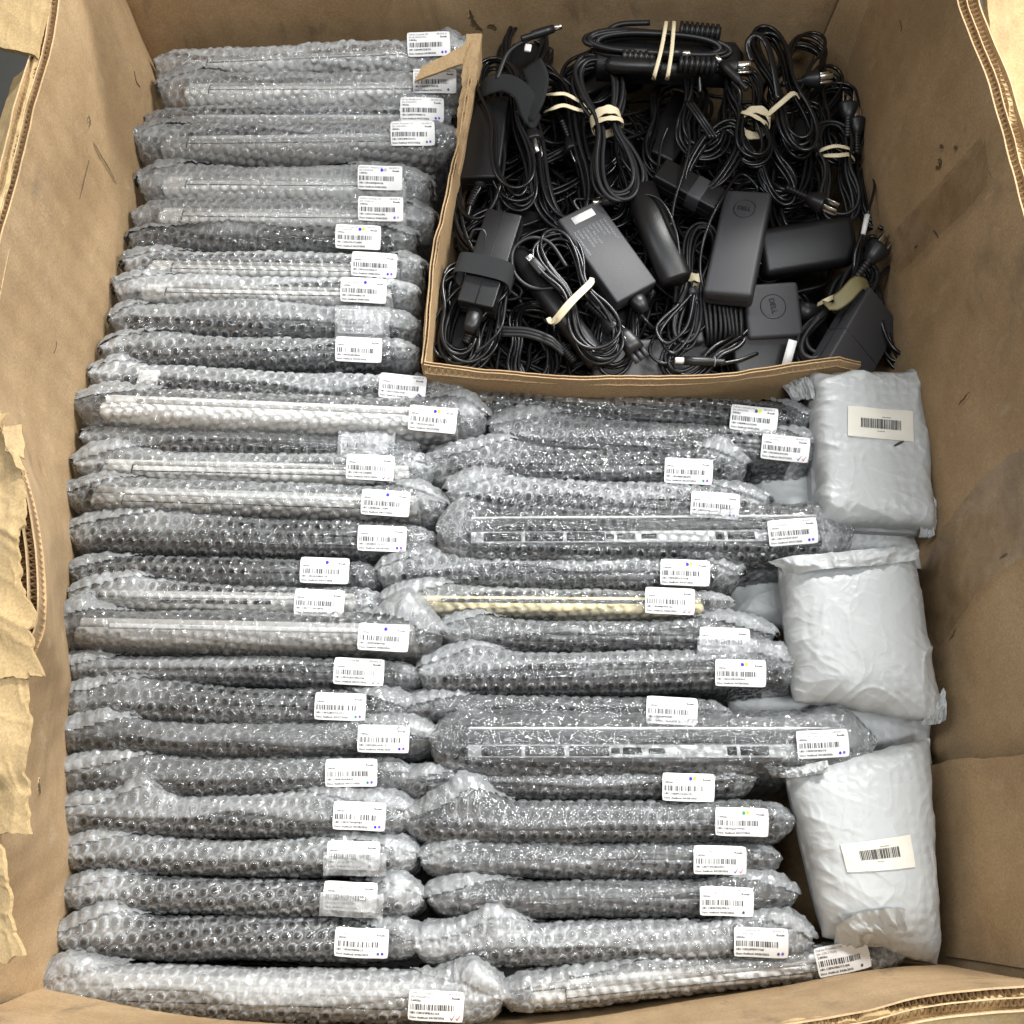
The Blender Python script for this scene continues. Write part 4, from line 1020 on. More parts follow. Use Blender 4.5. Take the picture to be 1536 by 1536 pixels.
def usbc(root, F):
    v, f = rbox(.022, .0115, .0065, .002, 2); mb = MB(); mb.add(xf(v, F), f); o = build('usb_plug', mb, M['plug'], root, smooth=True)
    v, f = rbox(.0075, .0085, .0028, .001, 2); mb = MB(); mb.add(xf(v + [.0145, 0, 0], F), f); build('metal_tip', mb, M['metal'], o, smooth=True)
def ribbed(root, F, L, w, name='strain_relief', n=8):
    prof = []
    for k in range(n):
        x = -L / 2 + k * L / n; prof += [(x, w, w), (x + L / n * .55, w, w), (x + L / n * .6, w * .74, w * .74), (x + L / n * .95, w * .74, w * .74)]
    v, f = loft(prof, 14, 2.2); mb = MB(); mb.add(xf(v, F), f); return build(name, mb, M['plug'], root, smooth=True)
def strap(root, F, w, h, width=.018):
    t = np.linspace(0, 2 * math.pi, 20, endpoint=False); ca, sa = np.cos(t), np.sin(t)
    q = np.stack([0 * t, w / 2 * np.sign(ca) * np.abs(ca) ** .5, h / 2 * np.sign(sa) * np.abs(sa) ** .5], 1)
    P = xf(q, F); c0 = P.mean(0); o = P - c0; o /= np.linalg.norm(o, axis=1)[:, None]; ax = F[1][0]; mb = MB()
    A = P + ax * width / 2; B_ = P - ax * width / 2; th = .0018
    for (p, q_) in ((A + o * th, B_ + o * th), (B_, A), (B_ + o * th, B_), (A, A + o * th)):
        V = np.stack([p, q_], 1); V = np.concatenate([V, V[:1]]); mb.add(V.reshape(-1, 3), gridf(21, 2))
    return build('velcro_strap', mb, M['velcro'], root)
GR = 'power adapters heaped in the inner carton'
def charger(label, px, py, h=0.0, cat='charger', name='laptop_charger'):
    return thing(name, label, cat, at(px, py, h), GR)
FP = frame_px

# -- 1 grey brick with a round emblem, leaning on the heap
t = charger('dark grey brick charger with round emblem near its top end, standing steeply mid heap', 1107, 375)
F = FP(1107, 372, .012, 76, roll=14, lift=-4)
brick(t, F, .146, .056, .028, logo=(.046, 0, .0125), logo_rot=-95)
coil(t, FP(1040, 430, -.012, 78), .17, .055, 6, .25, seed=2, mat='cable_matt')
band(t, FP(1043, 423, -.012, 78), .022, .022, .010)
wire(t, [at(1094, 458, -.012), at(1085, 480, -.02), at(1050, 470, -.02), at(1043, 430, -.015)])
wire(t, [at(1130, 300, .0), at(1135, 280, .01), at(1110, 262, .012), at(1082, 300, .028), at(1060, 345, .030), at(1050, 400, .014), at(1060, 452, .0)], .0019)
wire(t, [at(1043, 430, -.01), at(1020, 465, -.008), at(985, 500, -.01), at(975, 530, -.01), at(1000, 545, -.012), at(1030, 520, -.01), at(1045, 470, -.008)])
wire(t, [at(1040, 440, -.004), at(1002, 480, -.002), at(990, 505, -.002), at(1010, 530, -.004), at(1036, 500, -.004), at(1046, 450, -.004)])
wire(t, [at(1042, 440, .0), at(1030, 490, .004), at(1000, 515, .004), at(985, 490, .002), at(1020, 455, .0)])
# -- 2 square usb brick with its cable wound round it
t = charger('squarish dark grey adapter with round emblem, its thick cable wound tightly at the left', 1150, 470)
F = FP(1156, 470, -.020, 4, roll=-6)
brick(t, F, .066, .068, .026, logo=(.000, .004, .0150), logo_rot=-82)
mb = MB()
for k in range(9):
    x = -.040 - k * .0051; tt_ = np.linspace(0, 2 * math.pi, 24, endpoint=False)
    P = xf(np.stack([x + .001 * np.sin(tt_ * 2 + k), .034 * np.sign(np.cos(tt_)) * np.abs(np.cos(tt_)) ** .7, .016 * np.sin(tt_)], 1), F); v, f = tube(P, .0024, 7, closed=True); mb.add(v, f)
build('wound_cable', mb, M['cable_matt'], t, smooth=True)
v, f = rbox(.012, .070, .03, .004, 3); mb = MB(); mb.add(xf(v + [-.092, 0, 0], F), f); build('cable_clip', mb, M['brick_grey'], t, smooth=True)
for s_ in (0,):
    v, f = loft([(.034, .012, .010), (.046, .011, .009), (.060, .005, .005), (.075, .003, .003)], 14, 2.2); mb = MB(); mb.add(xf(v, F), f); build('cable_boot', mb, M['plug'], t, smooth=True)
wire(t, [at(1225, 467, -.02), at(1245, 462, -.02), at(1275, 470, -.03)], .0028)
# -- 3 wide glossy black brick
t = charger('wide black brick charger behind and right of the steep grey one', 1205, 370)
F = FP(1208, 372, -.014, 10, roll=-16)
brick(t, F, .120, .060, .032, mat='brick_black', bev=.010, seam=False)
# -- 4 grey wedge at the right
t = charger('grey brick charger with a seam across, tilted up as a wedge in the right corner', 1300, 500)
F = FP(1284, 512, -.012, 58, roll=-38)
brick(t, F, .105, .070, .030, bev=.003)
v, f = rbox(.0008, .0706, .0306, 0); mb = MB(); mb.add(xf(v + [-.010, 0, 0], F), f); build('seam_line', mb, M['port'], t)
# -- 5 brick with printed ratings and white sticker
t = charger('slim grey adapter with ratings print and white sticker, lying diagonally', 905, 385)
F = FP(908, 384, .004, -58, roll=6)
brick(t, F, .128, .058, .026, spec=True, sticker=True, bev=.003)
v, f = loft([(.062, .011, .009), (.074, .010, .008), (.086, .005, .005)], 12, 2.4); mb = MB(); mb.add(xf(v, F), f); build('cable_boot', mb, M['plug'], t, smooth=True)
wire(t, [at(958, 462, .0), at(968, 480, .0), at(985, 492, -.01), at(1010, 470, -.02)])
wire(t, [at(870, 318, .0), at(862, 300, .005), at(900, 296, .0), at(930, 262, .0)])
# -- 6 black brick strapped with velcro at left
t = charger('long black brick charger held by a velcro strap near the left carton wall', 735, 400)
F = FP(737, 395, .004, 74, roll=5)
brick(t, F, .125, .044, .030, mat='brick_black', bev=.002)
strap(t, FP(727, 412, .004, 74, roll=5), .066, .042, .026)
v, f = rbox(.125, .0012, .0008, 0); mb = MB(); mb.add(xf(v + [0, 0, .0155], F), f); build('seam_line', mb, M['port'], t)
v, f = loft([(-.062, .010, .009), (-.085, .009, .008), (-.092, .006, .006)] [::-1], 12, 2.6); mb = MB(); mb.add(xf(v, F), f); build('cable_boot', mb, M['plug'], t, smooth=True)
ribbed(t, FP(706, 498, -.012, 66), .030, .0052)
coil(t, FP(722, 440, -.022, 76), .20, .085, 6, .45, seed=12, mat='cable')
wire(t, [at(704, 360, .01), at(712, 345, .016), at(728, 350, .016), at(724, 385, .016)], .0022)
wire(t, [at(708, 515, -.012), at(690, 536, -.02), at(655, 530, -.02), at(648, 490, -.015), at(676, 445, -.01), at(706, 420, .0)])
wire(t, [at(716, 505, -.01), at(720, 480, .0), at(750, 450, .004), at(766, 430, .0)])
wire(t, [at(760, 440, .0), at(752, 490, .0), at(732, 515, -.008), at(712, 530, -.015)])
# -- 7 rounded long brick mid
t = charger('rounded black stick shaped charger pointing down right, beside the steep grey brick', 988, 350)
F = FP(986, 352, .012, -72)
v, f = loft([(-.066, .017, .012), (-.064, .0195, .015), (.062, .0195, .015), (.066, .016, .012)], 24, 2.4); mb = MB(); mb.add(xf(v, F), f); build('power_brick', mb, M['brick_black'], t, smooth=True)
wire(t, [at(965, 296, .02), at(950, 262, .02), at(935, 240, .02), at(930, 215, .02)], .0024)
wire(t, [at(962, 290, .024), at(990, 300, .03), at(1012, 340, .032), at(1022, 400, .018)], .0018)
wire(t, [at(1010, 415, .008), at(1014, 430, .0), at(1012, 455, -.01)], .003)
# -- 8 long black cylinder with banded cable bundle and plug, front left
t = charger('long black cylinder charger under a banded cable bundle with its plug pointing right', 850, 460)
F = FP(836, 462, -.004, -55)
v, f = loft([(-.088, .010, .008), (-.086, .0145, .013), (.082, .0145, .013), (.086, .011, .010)], 22, 2.1); mb = MB(); mb.add(xf(v, F), f); build('power_brick', mb, M['brick_black'], t, smooth=True)
coil(t, FP(866, 440, .018, -66), .185, .078, 8, .22, seed=21, mat='cable')
for k, dx in ((0, 0), (1, .0)):
    P = [at(822, 477, .014), at(829, 482, .022), at(852, 455, .036), at(884, 424, .030), at(888, 417, .018)] if k == 0 else [at(830, 486, .014), at(838, 478, .028), at(862, 450, .038), at(886, 426, .030), at(887, 418, .018)]
    ribbon(t, P, .0062, .0012, 'band', (0, -.1, 1), 'rubber_band', closed=False, n=8)
plug(t, FP(924, 494, .010, -45, roll=30), scale=1.05)
wire(t, [at(885, 440, .02), at(895, 455, .018), at(903, 470, .014)], .003)
usbc(t, FP(806, 400, .018, 128)); wire(t, [at(812, 410, .018), at(825, 422, .018), at(845, 440, .018)], .0026)
# round loop at left of the bundle
wire(t, [at(848, 430, .01), at(800, 432, .008), at(772, 410, .010), at(770, 375, .012), at(795, 357, .016), at(825, 365, .016), at(850, 400, .018)], .0024, mat='cable_matt')
# three-hole plug at its right
v, f = loft([(-.020, .006, .006), (-.010, .010, .008), (.0, .011, .009), (.012, .011, .009)], 14, 3); mb = MB(); mb.add(xf(v, FP(945, 515, .006, -55)), f); hp_ = build('clover_connector', mb, M['plug'], t, smooth=True)
for k in (-1, 0, 1):
    v, f = loft([(.012, .003, .004), (.024, .003, .004)], 10, 2.4); mb = MB(); mb.add(xf(v + [0, k * .0070, 0], FP(945, 515, .006, -55)), f); build('connector_socket', mb, M['brick_grey'], hp_, smooth=True)
# -- 9 thick bundle on top of the back, two bands
t = charger('thick grey black charger cable bundle with two cream rubber bands across, at the back wall', 1000, 78, .02)
F = FP(1000, 78, .030, -3)
v, f = loft([(-.090, .010, .012), (-.084, .026, .018), (.085, .028, .018), (.095, .014, .012)], 20, 2.8); mb = MB(); mb.add(xf(v + [0, -.004, -.014], F), f); build('power_brick', mb, M['brick_black'], t, smooth=True)
coil(t, FP(985, 66, .042, -4), .175, .048, 5, .75, r=.0034, seed=31, mat='cable_matt')
ribbed(t, FP(1050, 48, .046, -6), .050, .0105, n=8); ribbed(t, FP(1046, 98, .042, -4), .046, .0110, n=7); ribbed(t, FP(958, 86, .046, -4), .040, .0075, n=6)
v, f = loft([(-.034, .006, .006), (-.026, .0095, .0095), (.030, .0095, .0095), (.034, .008, .008)], 16, 2.2); mb = MB(); mb.add(xf(v, FP(950, 99, .042, -3)), f); build('cable_ferrite', mb, M['brick_black'], t, smooth=True)
barrel(t, FP(1022, 80, .052, -2))
for px0, px1 in ((1000, 983), (1012, 1003)):
    ribbon(t, [at(px0, 32, .040), at(px0 - 1, 36, .056), at((px0 + px1) / 2, 76, .064), at(px1 - 1, 112, .056), at(px1 - 3, 120, .036)], .0048, .0011, 'band', (0, -.1, 1), 'rubber_band', closed=False, n=8)
wire(t, [at(920, 90, .03), at(905, 60, .03), at(925, 38, .035), at(975, 34, .04)], .0034, mat='cable_matt')
# -- 10 bow-tie bundle with thick twisted band
t = charger('bow shaped cable bundle with one knotted cream rubber band, left of centre', 905, 190, .01)
coil(t, FP(910, 190, .022, 100), .215, .094, 7, .16, r=.0027, seed=41, mat='cable_matt', thick=.02)
band(t, FP(909, 183, .022, 100), .036, .036, .011, twist=.004); band(t, FP(911, 188, .022, 96), .038, .035, .006, twist=-.003)
plug(t, FP(862, 226, -.004, -70))
# -- 11, 12 banded bundles at the right
t = charger('small oval cable loop with a wide knotted cream band, right of centre', 1125, 185, .01)
coil(t, FP(1122, 172, .022, 96), .135, .060, 6, .3, seed=51, mat='cable')
band(t, FP(1133, 184, .022, 80), .034, .030, .010, twist=.007); band(t, FP(1130, 180, .022, 60), .036, .030, .005, twist=-.006)
coil(t, FP(1150, 240, .008, 112), .13, .052, 6, .4, seed=52, mat='cable')
t = charger('cable bundle with stretched slanting cream band towards the back right corner', 1180, 130, .01)
coil(t, FP(1176, 130, .026, 104), .185, .062, 7, .3, r=.0026, seed=61, mat='cable', thick=.022)
ribbon(t, [at(1150, 176, .02), at(1154, 170, .034), at(1172, 154, .044), at(1190, 140, .042), at(1199, 146, .03)], .0068, .0012, 'band', (0, -.1, 1), 'rubber_band', closed=False, n=8)
v, f = tube(catmull([at(1128, 92, .04), at(1122, 66, .045), at(1134, 52, .052), at(1150, 66, .05), at(1160, 100, .048), at(1168, 150, .040)], 8), 1.0, 8, flat=(.0042, .0022), up=(0, 0, 1)); mb = MB(); mb.add(v, f); build('flat_cable', mb, M['cable'], t, smooth=True)
t = charger('dark cable bundle with a thin twisted cream band beside the right wall', 1252, 240, -.01)
coil(t, FP(1252, 262, -.002, 92), .15, .066, 8, .3, seed=71, mat='cable_matt', thick=.03)
ribbon(t, [at(1226, 234, .0), at(1230, 226, .016), at(1252, 219, .024), at(1272, 222, .018), at(1280, 228, .002)], .005, .0012, 'band', (0, -.1, 1), 'rubber_band', closed=False)
ribbon(t, [at(1228, 232, .0), at(1236, 233, .014), at(1256, 233, .022), at(1274, 232, .016), at(1282, 240, .002)], .006, .0012, 'band', (0, -.1, 1), 'rubber_band', closed=False)
# -- 13 olive-banded bundle with plug pointing up right
t = charger('cable bundle tied with an olive band, its plug pointing up by the right wall', 1280, 420, 0)
coil(t, FP(1255, 470, -.006, 55), .155, .060, 8, .3, r=.0028, seed=81, mat='cable_matt', thick=.024)
plug(t, FP(1318, 372, .018, 52, roll=-24), scale=1.15)
wire(t, [at(1290, 412, .012), at(1272, 436, .01), at(1250, 470, .004)], .0036)
wire(t, [at(1262, 452, .012), at(1285, 400, .012), at(1292, 350, .012), at(1300, 325, .014)], .0028); wire(t, [at(1270, 455, .006), at(1315, 420, .002), at(1345, 385, .0), at(1338, 352, .004), at(1318, 340, .006)], .0026)
ribbon(t, [at(1244, 452, .0), at(1250, 456, .020), at(1268, 444, .026), at(1288, 424, .024), at(1304, 430, .006)], .019, .0012, 'band_olive', (0, -.1, 1), 'rubber_band', closed=False)
ribbon(t, [at(1226, 457, -.004), at(1236, 452, .006), at(1254, 444, .012)], .006, .0012, 'band', (0, -.1, 1), 'rubber_band', closed=False)
# -- 14 left bricks, coils, connectors
t = charger('dark brick charger with looped cables at the left carton wall, upper half', 728, 220, -.01)
brick(t, FP(728, 215, -.004, 84, roll=10), .115, .052, .030, mat='brick_black', bev=.003)
coil(t, FP(712, 290, -.014, 96), .17, .078, 5, .8, seed=91, r=.0026)
v, f = loft([(-.018, .006, .005), (-.006, .009, .008), (.016, .010, .009)], 14, 2.6); mb = MB(); mb.add(xf(v, FP(720, 262, -.004, 94)), f); build('cable_boot', mb, M['plug'], t, smooth=True)
ribbed(t, FP(712, 292, -.006, 68), .032, .0050)
wire(t, [at(722, 275, -.004), at(718, 285, -.004), at(706, 306, -.006), at(700, 330, -.01)], .003)
wire(t, [at(735, 180, .012), at(756, 220, .01), at(752, 270, .01), at(738, 310, .004), at(716, 328, .0), at(690, 312, -.004), at(684, 260, -.002), at(700, 200, .0)], .0024)
t = charger('tangled charger with a wide dark velcro strap below the left back corner', 770, 150, .01)
ribbon(t, [at(716, 146, .004), at(728, 130, .026), at(758, 124, .034), at(784, 140, .036), at(796, 170, .03), at(806, 186, .016)], .026, .0016, 'velcro', (0, -.1, 1), 'velcro_strap', closed=False)
ribbon(t, [at(796, 96, .01), at(806, 120, .03), at(800, 150, .034), at(786, 176, .026)], .030, .0016, 'velcro', (-.4, -.1, 1), 'velcro_strap', closed=False)
coil(t, FP(760, 190, .008, 100), .22, .075, 7, .35, seed=101, thick=.03); 
wire(t, [at(745, 120, .03), at(762, 80, .04), at(790, 60, .048), at(806, 54, .05)], .0030, mat='cable_matt'); barrel(t, FP(830, 43, .052, 20))
v, f = rbox(.010, .008, .004, .001, 1); mb = MB(); mb.add(xf(v, FP(792, 72, .05, 80)), f); build('white_tag', mb, M['white_plastic'], t)
t = charger('mains plug with bright prongs hanging down among looped black cables, upper left', 803, 220, .0)
plug(t, FP(802, 214, .012, -78, roll=60), scale=1.05); wire(t, [at(794, 168, .02), at(796, 185, .016), at(798, 195, .014)], .003)
coil(t, FP(835, 215, .0, 100), .23, .088, 8, .55, seed=111, r=.0028, thick=.03)
ribbon(t, [at(816, 142, .014), at(832, 141, .03), at(848, 141, .03), at(866, 150, .026), at(880, 160, .01)], .0050, .0012, 'band', (0, -.1, 1), 'rubber_band', closed=False)
ribbon(t, [at(816, 168, .014), at(830, 162, .03), at(846, 158, .03), at(866, 164, .026), at(888, 168, .01)], .0056, .0012, 'band', (0, -.1, 1), 'rubber_band', closed=False)
t = charger('round barrel connector on a curved cable above the printed slim adapter', 905, 300, .0)
barrel(t, FP(902, 303, .014, 185), L=.024); wire(t, [at(950, 300, .014), at(970, 296, .014), at(985, 262, .01), at(992, 215, .012), at(1002, 190, .014)], .0020)
coil(t, FP(855, 250, -.020, 30), .15, .09, 5, .7, seed=121)
t = charger('small silver barrel connector on ribbed black lead at the back right', 1085, 95, .02)
barrel(t, FP(1082, 94, .046, 128), L=.036); wire(t, [at(1098, 122, .04), at(1110, 140, .036), at(1106, 175, .02)], .003)
coil(t, FP(1060, 160, .004, 80), .16, .08, 6, .5, seed=131, thick=.03)
t = charger('flat ribbon like charger lead coiled in many parallel turns left of the oval loop', 1060, 240, .0)
coil(t, FP(1068, 240, .016, 58), .115, .062, 9, .9, seed=141, r=.0024, thick=.016)
mb = MB()
for k in range(3):
    v, f = tube(catmull([at(1028 + k * 5, 152, .03), at(1048 + k * 5, 180, .032), at(1066 + k * 5, 208, .028)], 6), .0022, 7); mb.add(v, f)
build('flat_cable', mb, M['cable'], t, smooth=True)
t = charger('small dark adapter end with a grey stripe, lying diagonally below the centre', 1035, 285, .0)
F = FP(1033, 284, .010, -32, roll=8); brick(t, F, .085, .034, .024, mat='brick_black', bev=.003)
v, f = rbox(.020, .0352, .0250, .003, 2); mb = MB(); mb.add(xf(v + [.012, 0, 0], F), f); build('grey_collar', mb, M['brick_grey'], t, smooth=True)
wire(t, [at(1032, 180, .03), at(1034, 220, .03), at(1026, 255, .028), at(1012, 300, .024), at(1006, 340, .02)], .0020)
t = charger('mains plug with three prongs pointing right, near the right wall above the wide black brick', 1225, 290, .0)
plug(t, FP(1234, 306, .016, -28, roll=20), scale=1.05); wire(t, [at(1190, 288, .014), at(1170, 282, .01), at(1150, 268, .0)], .003)
coil(t, FP(1200, 225, -.01, 70), .16, .075, 6, .4, seed=151, thick=.03)
t = charger('upright mains plug with gold prongs touching the right back wall', 1275, 165, .0)
plug(t, FP(1272, 158, .010, 84, roll=10)); plug(t, FP(1284, 182, .004, 86, roll=80)); coil(t, FP(1262, 185, -.016, 92), .12, .07, 6, .5, seed=161, thick=.03)
t = charger('plug with two pale prongs pointing right just below the back right corner', 1222, 110, .0)
plug(t, FP(1226, 118, .016, 10, roll=40)); coil(t, FP(1195, 105, .004, 60), .12, .07, 6, .5, seed=171, thick=.03)
t = charger('lead with bright metal and white tips pointing up, left of the slanting band bundle', 1110, 100, .0)
plug(t, FP(1104, 102, .036, 4, roll=70)); wire(t, [at(1062, 104, .036), at(1050, 112, .03), at(1050, 140, .02)], .003)
t = charger('thin white tipped lead ending beside the long black cable near the right wall', 1302, 340, .0)
v, f = loft([(-.014, .0028, .0028), (.012, .0034, .0034)], 10, 2); mb = MB(); mb.add(xf(v, FP(1298, 336, .022, 74)), f); build('white_tip', mb, M['white_plastic'], t, smooth=True)
wire(t, [at(1293, 350, .02), at(1283, 380, .014), at(1280, 410, .006)], .0022); wire(t, [at(1302, 320, .024), at(1312, 280, .014), at(1308, 258, .0)], .0018)
coil(t, FP(1305, 290, -.02, 95), .10, .05, 5, .7, seed=181)
t = charger('barrel tipped lead lying along the front rim of the inner carton', 1045, 542, -.01)
F = FP(1026, 541, -.004, 178); barrel(t, F, L=.036, white=True); v, f = loft([(0, .0058, .0058), (.001, .0058, .0058)], 14, 2); mb = MB(); mb.add(xf(v - [.036, 0, 0], F), f); build('grey_ring', mb, M['print_grey'], t)
wire(t, [at(1080, 546, -.004), at(1110, 540, -.006), at(1136, 530, -.012)], .0024)
t = charger('pale grey adapter corner with a small white sticker peeking over the front rim', 1170, 530, -.02)
brick(t, FP(1150, 528, -.034, 12, roll=-12), .090, .05, .028, mat='brick_black'); v, f = rbox(.010, .032, .0006, 0); mb = MB(); mb.add(xf(v, FP(1184, 530, -.002, -16, roll=-14)), f); build('white_sticker', mb, M['paper'], t)
t = charger('smoky grey flat adapter lying at the bottom by the front rim', 990, 555, -.03)
brick(t, FP(975, 548, -.038, 3, roll=-4), .14, .06, .024, mat='brick_grey')
t = charger('ribbon of three parallel leads curving towards the front rim', 820, 500, -.01)
mb = MB()
for k in range(3):
    v, f = tube(catmull([at(752, 492 + k * 5, -.012), at(790, 494 + k * 5, -.004), at(825, 506 + k * 5, .0), at(846, 524 + k * 4, -.004)], 8), .0026, 7); mb.add(v, f)
build('flat_cable', mb, M['cable_matt'], t, smooth=True)
ribbed(t, FP(852, 530, -.006, -52), .026, .0055); coil(t, FP(800, 515, -.03, 88), .12, .07, 6, .5, seed=191, thick=.02)
# short cables and hidden bricks filling the heap
for k, (px, py, a, w_, h_, word) in enumerate([(690, 470, 70, .05, .10, 'thin loops squeezed in the front left corner of the inner carton'), (770, 330, 10, .07, .12, 'loop of cable above the velcro strapped brick'),
        (905, 110, 20, .08, .12, 'cables at the back wall left of the thick banded bundle'), (1010, 190, 60, .08, .13, 'cables between the two bow shaped bundles'), (1140, 340, 80, .06, .1, 'leads behind the steep grey brick'),
        (900, 250, 80, .08, .14, 'loops below the bow shaped bundle'), (1215, 170, 40, .07, .12, 'cables left of the gold pronged plug'), (1330, 450, 80, .05, .14, 'cables falling down the right wall'), (1060, 515, 20, .06, .1, 'loops in front of the wound cable adapter'),
        (780, 105, 60, .07, .12, 'leads at the back left corner of the carton'), (930, 470, 60, .06, .12, 'leads right of the printed slim adapter')]):
    t = charger('black coiled charger ' + word, px, py, -.02)
    coil(t, FP(px, py, -.022, a + 20), h_ * 1.25, w_ * 1.1, 6, .5, seed=200 + k, thick=.034, r=.0025)
    brick(t, FP(px, py + 8, -.055, a), .10, .05, .03, mat='brick_black')
# the tangle below
mb = MB(); r = np.random.default_rng(9)
lo, hi = atz(665, 540, -.06), atz(1290, 120, -.06)
for k in range(290):
    cx_, cy_ = r.uniform(-.085, .36), r.uniform(.13, .60); a = r.uniform(0, 6.3)
    F = frame([cx_, cy_, -.075 + r.uniform(-.03, .02) + .05 * cy_], (math.cos(a), math.sin(a), r.normal() * .1), (r.normal() * .3, r.normal() * .3, 1))
    P = coil_pts(F, r.uniform(.08, .2), r.uniform(.03, .1), 1, .6, 400 + k, 16)[0]
    P[:, 0] = np.clip(P[:, 0], -.092, .405); P[:, 1] = np.clip(P[:, 1], .135, .618)
    v, f = tube(catmull(P, 3, closed=True), .0026, 6, closed=True); mb.add(v, f)
g_ = gridf(26, 22); xs = np.linspace(-.094, .415, 26); ys = np.linspace(.132, .62, 22); GX, GY = np.meshgrid(xs, ys, indexing='ij')
mb.add(np.stack([GX, GY, -.13 + .03 * fbm(GX * 20, GY * 20, 3)], -1).reshape(-1, 3), g_)
o = build('cable_tangle', mb, M['cable_matt'], None, origin=(0.15, .35, -.1), smooth=True)
o['kind'] = 'stuff'; o['label'] = 'dark tangle of charger cables deep in the inner carton'; o['category'] = 'cables'

# ================================================================== POLY MAILERS
def mailer(label, quad, h, thick, seed, boxy=3.2, bulge=.0, nu=150, nv=170, ears=(), belly=0.0, edge_w=.012):
    a, b, c_, d = [at(px, py, h) for px, py in quad]       # back left, back right, front right, front left
    loc = (a + b + c_ + d) / 4 - np.array([0, 0, thick])
    t = thing('poly_mailer', label, 'mailer bag', loc, 'grey padded mailers stacked along the right wall')
    u = np.linspace(-1, 1, nu)[:, None]; v = np.linspace(-1, 1, nv)[None, :]
    u, v = np.broadcast_arrays(u, v); u = u.copy(); v = v.copy()
    s, q = (u + 1) / 2, (v + 1) / 2
    base = (a[None, None] * ((1 - s) * (1 - q))[..., None] + b * (s * (1 - q))[..., None] + c_ * (s * q)[..., None] + d * ((1 - s) * q)[..., None])
    Wd = np.linalg.norm(b - a); Ln = np.linalg.norm(d - a)
    ex = (b - a) / Wd; ey = (a - d) / Ln; nz_ = np.cross(ex, ey)
    X, Y = s * Wd, q * Ln
    rim = (fbm(X * 30, Y * 30, seed, 3) - .5) * .010
    pr = np.clip(1 - np.abs(u) ** boxy, 0, 1) ** (1 / 2.0) * np.clip(1 - np.abs(v) ** (boxy * 1.2), 0, 1) ** (1 / 2.0)
    wr = ridge(X * 14 + Y * 6 + fbm(X * 9, Y * 9, seed) * 2, Y * 17 - X * 7, seed + 1, 3)
    wr2 = ridge(X * 34 - Y * 20, Y * 40 + X * 10, seed + 4, 2)
    edge = 1 - np.clip(np.minimum(1 - np.abs(u), 1 - np.abs(v)) / .35, 0, 1)
    hgt = thick * pr * (1 + .10 * (fbm(X * 7, Y * 7, seed + 2) - .5)) + (wr - .35) * (.0030 + .008 * edge) * (pr > 0) + (wr2 - .3) * (.0005 + .0022 * edge)
    hgt += belly * np.exp(-((u - .1) ** 2 + (v - .2) ** 2) / .4)
    lat = (wr - .4) * .004
    P = base + hgt[..., None] * nz_ + (rim * np.abs(u) ** 6 * np.sign(u))[..., None] * ex - (rim * np.abs(v) ** 6 * np.sign(v))[..., None] * ey
    for (eu, ev, amt, dx, dy_) in ears:
        g = np.exp(-((u - eu) ** 2 + (v - ev) ** 2) / .02); P = P + g[..., None] * (ex * dx + ey * dy_ + nz_ * amt)
    low = base - nz_ * (thick * 1.4 * pr + .001)[..., None] - np.array([0, 0, .004])
    mb = MB(); F = gridf(nu, nv); mb.add(P.reshape(-1, 3), F[:, ::-1]); mb.add(low.reshape(-1, 3), F)
    for A, B_, fl in ((P[0], low[0], 0), (P[-1], low[-1], 1), (P[:, 0], low[:, 0], 1), (P[:, -1], low[:, -1], 0)):
        g_ = gridf(len(A), 2); mb.add(np.stack([A, B_], 1).reshape(-1, 3), g_ if fl else g_[:, ::-1])
    build('mailer_body', mb, M['mailer'], t, smooth=True)
    def surf(uu, vv, off=0):
        i = np.clip(((uu + 1) / 2 * (nu - 1)), 0, nu - 1.001); j = np.clip(((vv + 1) / 2 * (nv - 1)), 0, nv - 1.001)
        i0 = i.astype(int); j0 = j.astype(int); fi = (i - i0)[..., None]; fj = (j - j0)[..., None]
        return (P[i0, j0] * (1 - fi) + P[i0 + 1, j0] * fi) * (1 - fj) + (P[i0, j0 + 1] * (1 - fi) + P[i0 + 1, j0 + 1] * fi) * fj + nz_ * off
    return t, surf
def fold(t, pts_a, pts_b, seed, name='sealed_flap', thick=.0015, h0=.0, mat='mailer', n=70, m=16):
    """strip between two polylines, crumpled"""
    A = smooth_path(pts_a, n); B_ = smooth_path(pts_b, n); q = np.linspace(0, 1, m)[None, :, None]
    P = A[:, None] * (1 - q) + B_[:, None] * q
    x = np.linspace(0, 1, n)[:, None] * 4; hh = ridge(x * 2.2, q[..., 0] * 1.5 + x * .5, seed, 2) * .010 + .005 * np.sin(q[..., 0] * math.pi)
    P = P + hh[..., None] * np.array([0, -.1, 1.])
    mb = MB(); mb.add(P.reshape(-1, 3), gridf(n, m)); mb.add((P - np.array([0, 0, thick])).reshape(-1, 3), gridf(n, m)[:, ::-1])
    return build(name, mb, M[mat], t, smooth=True)
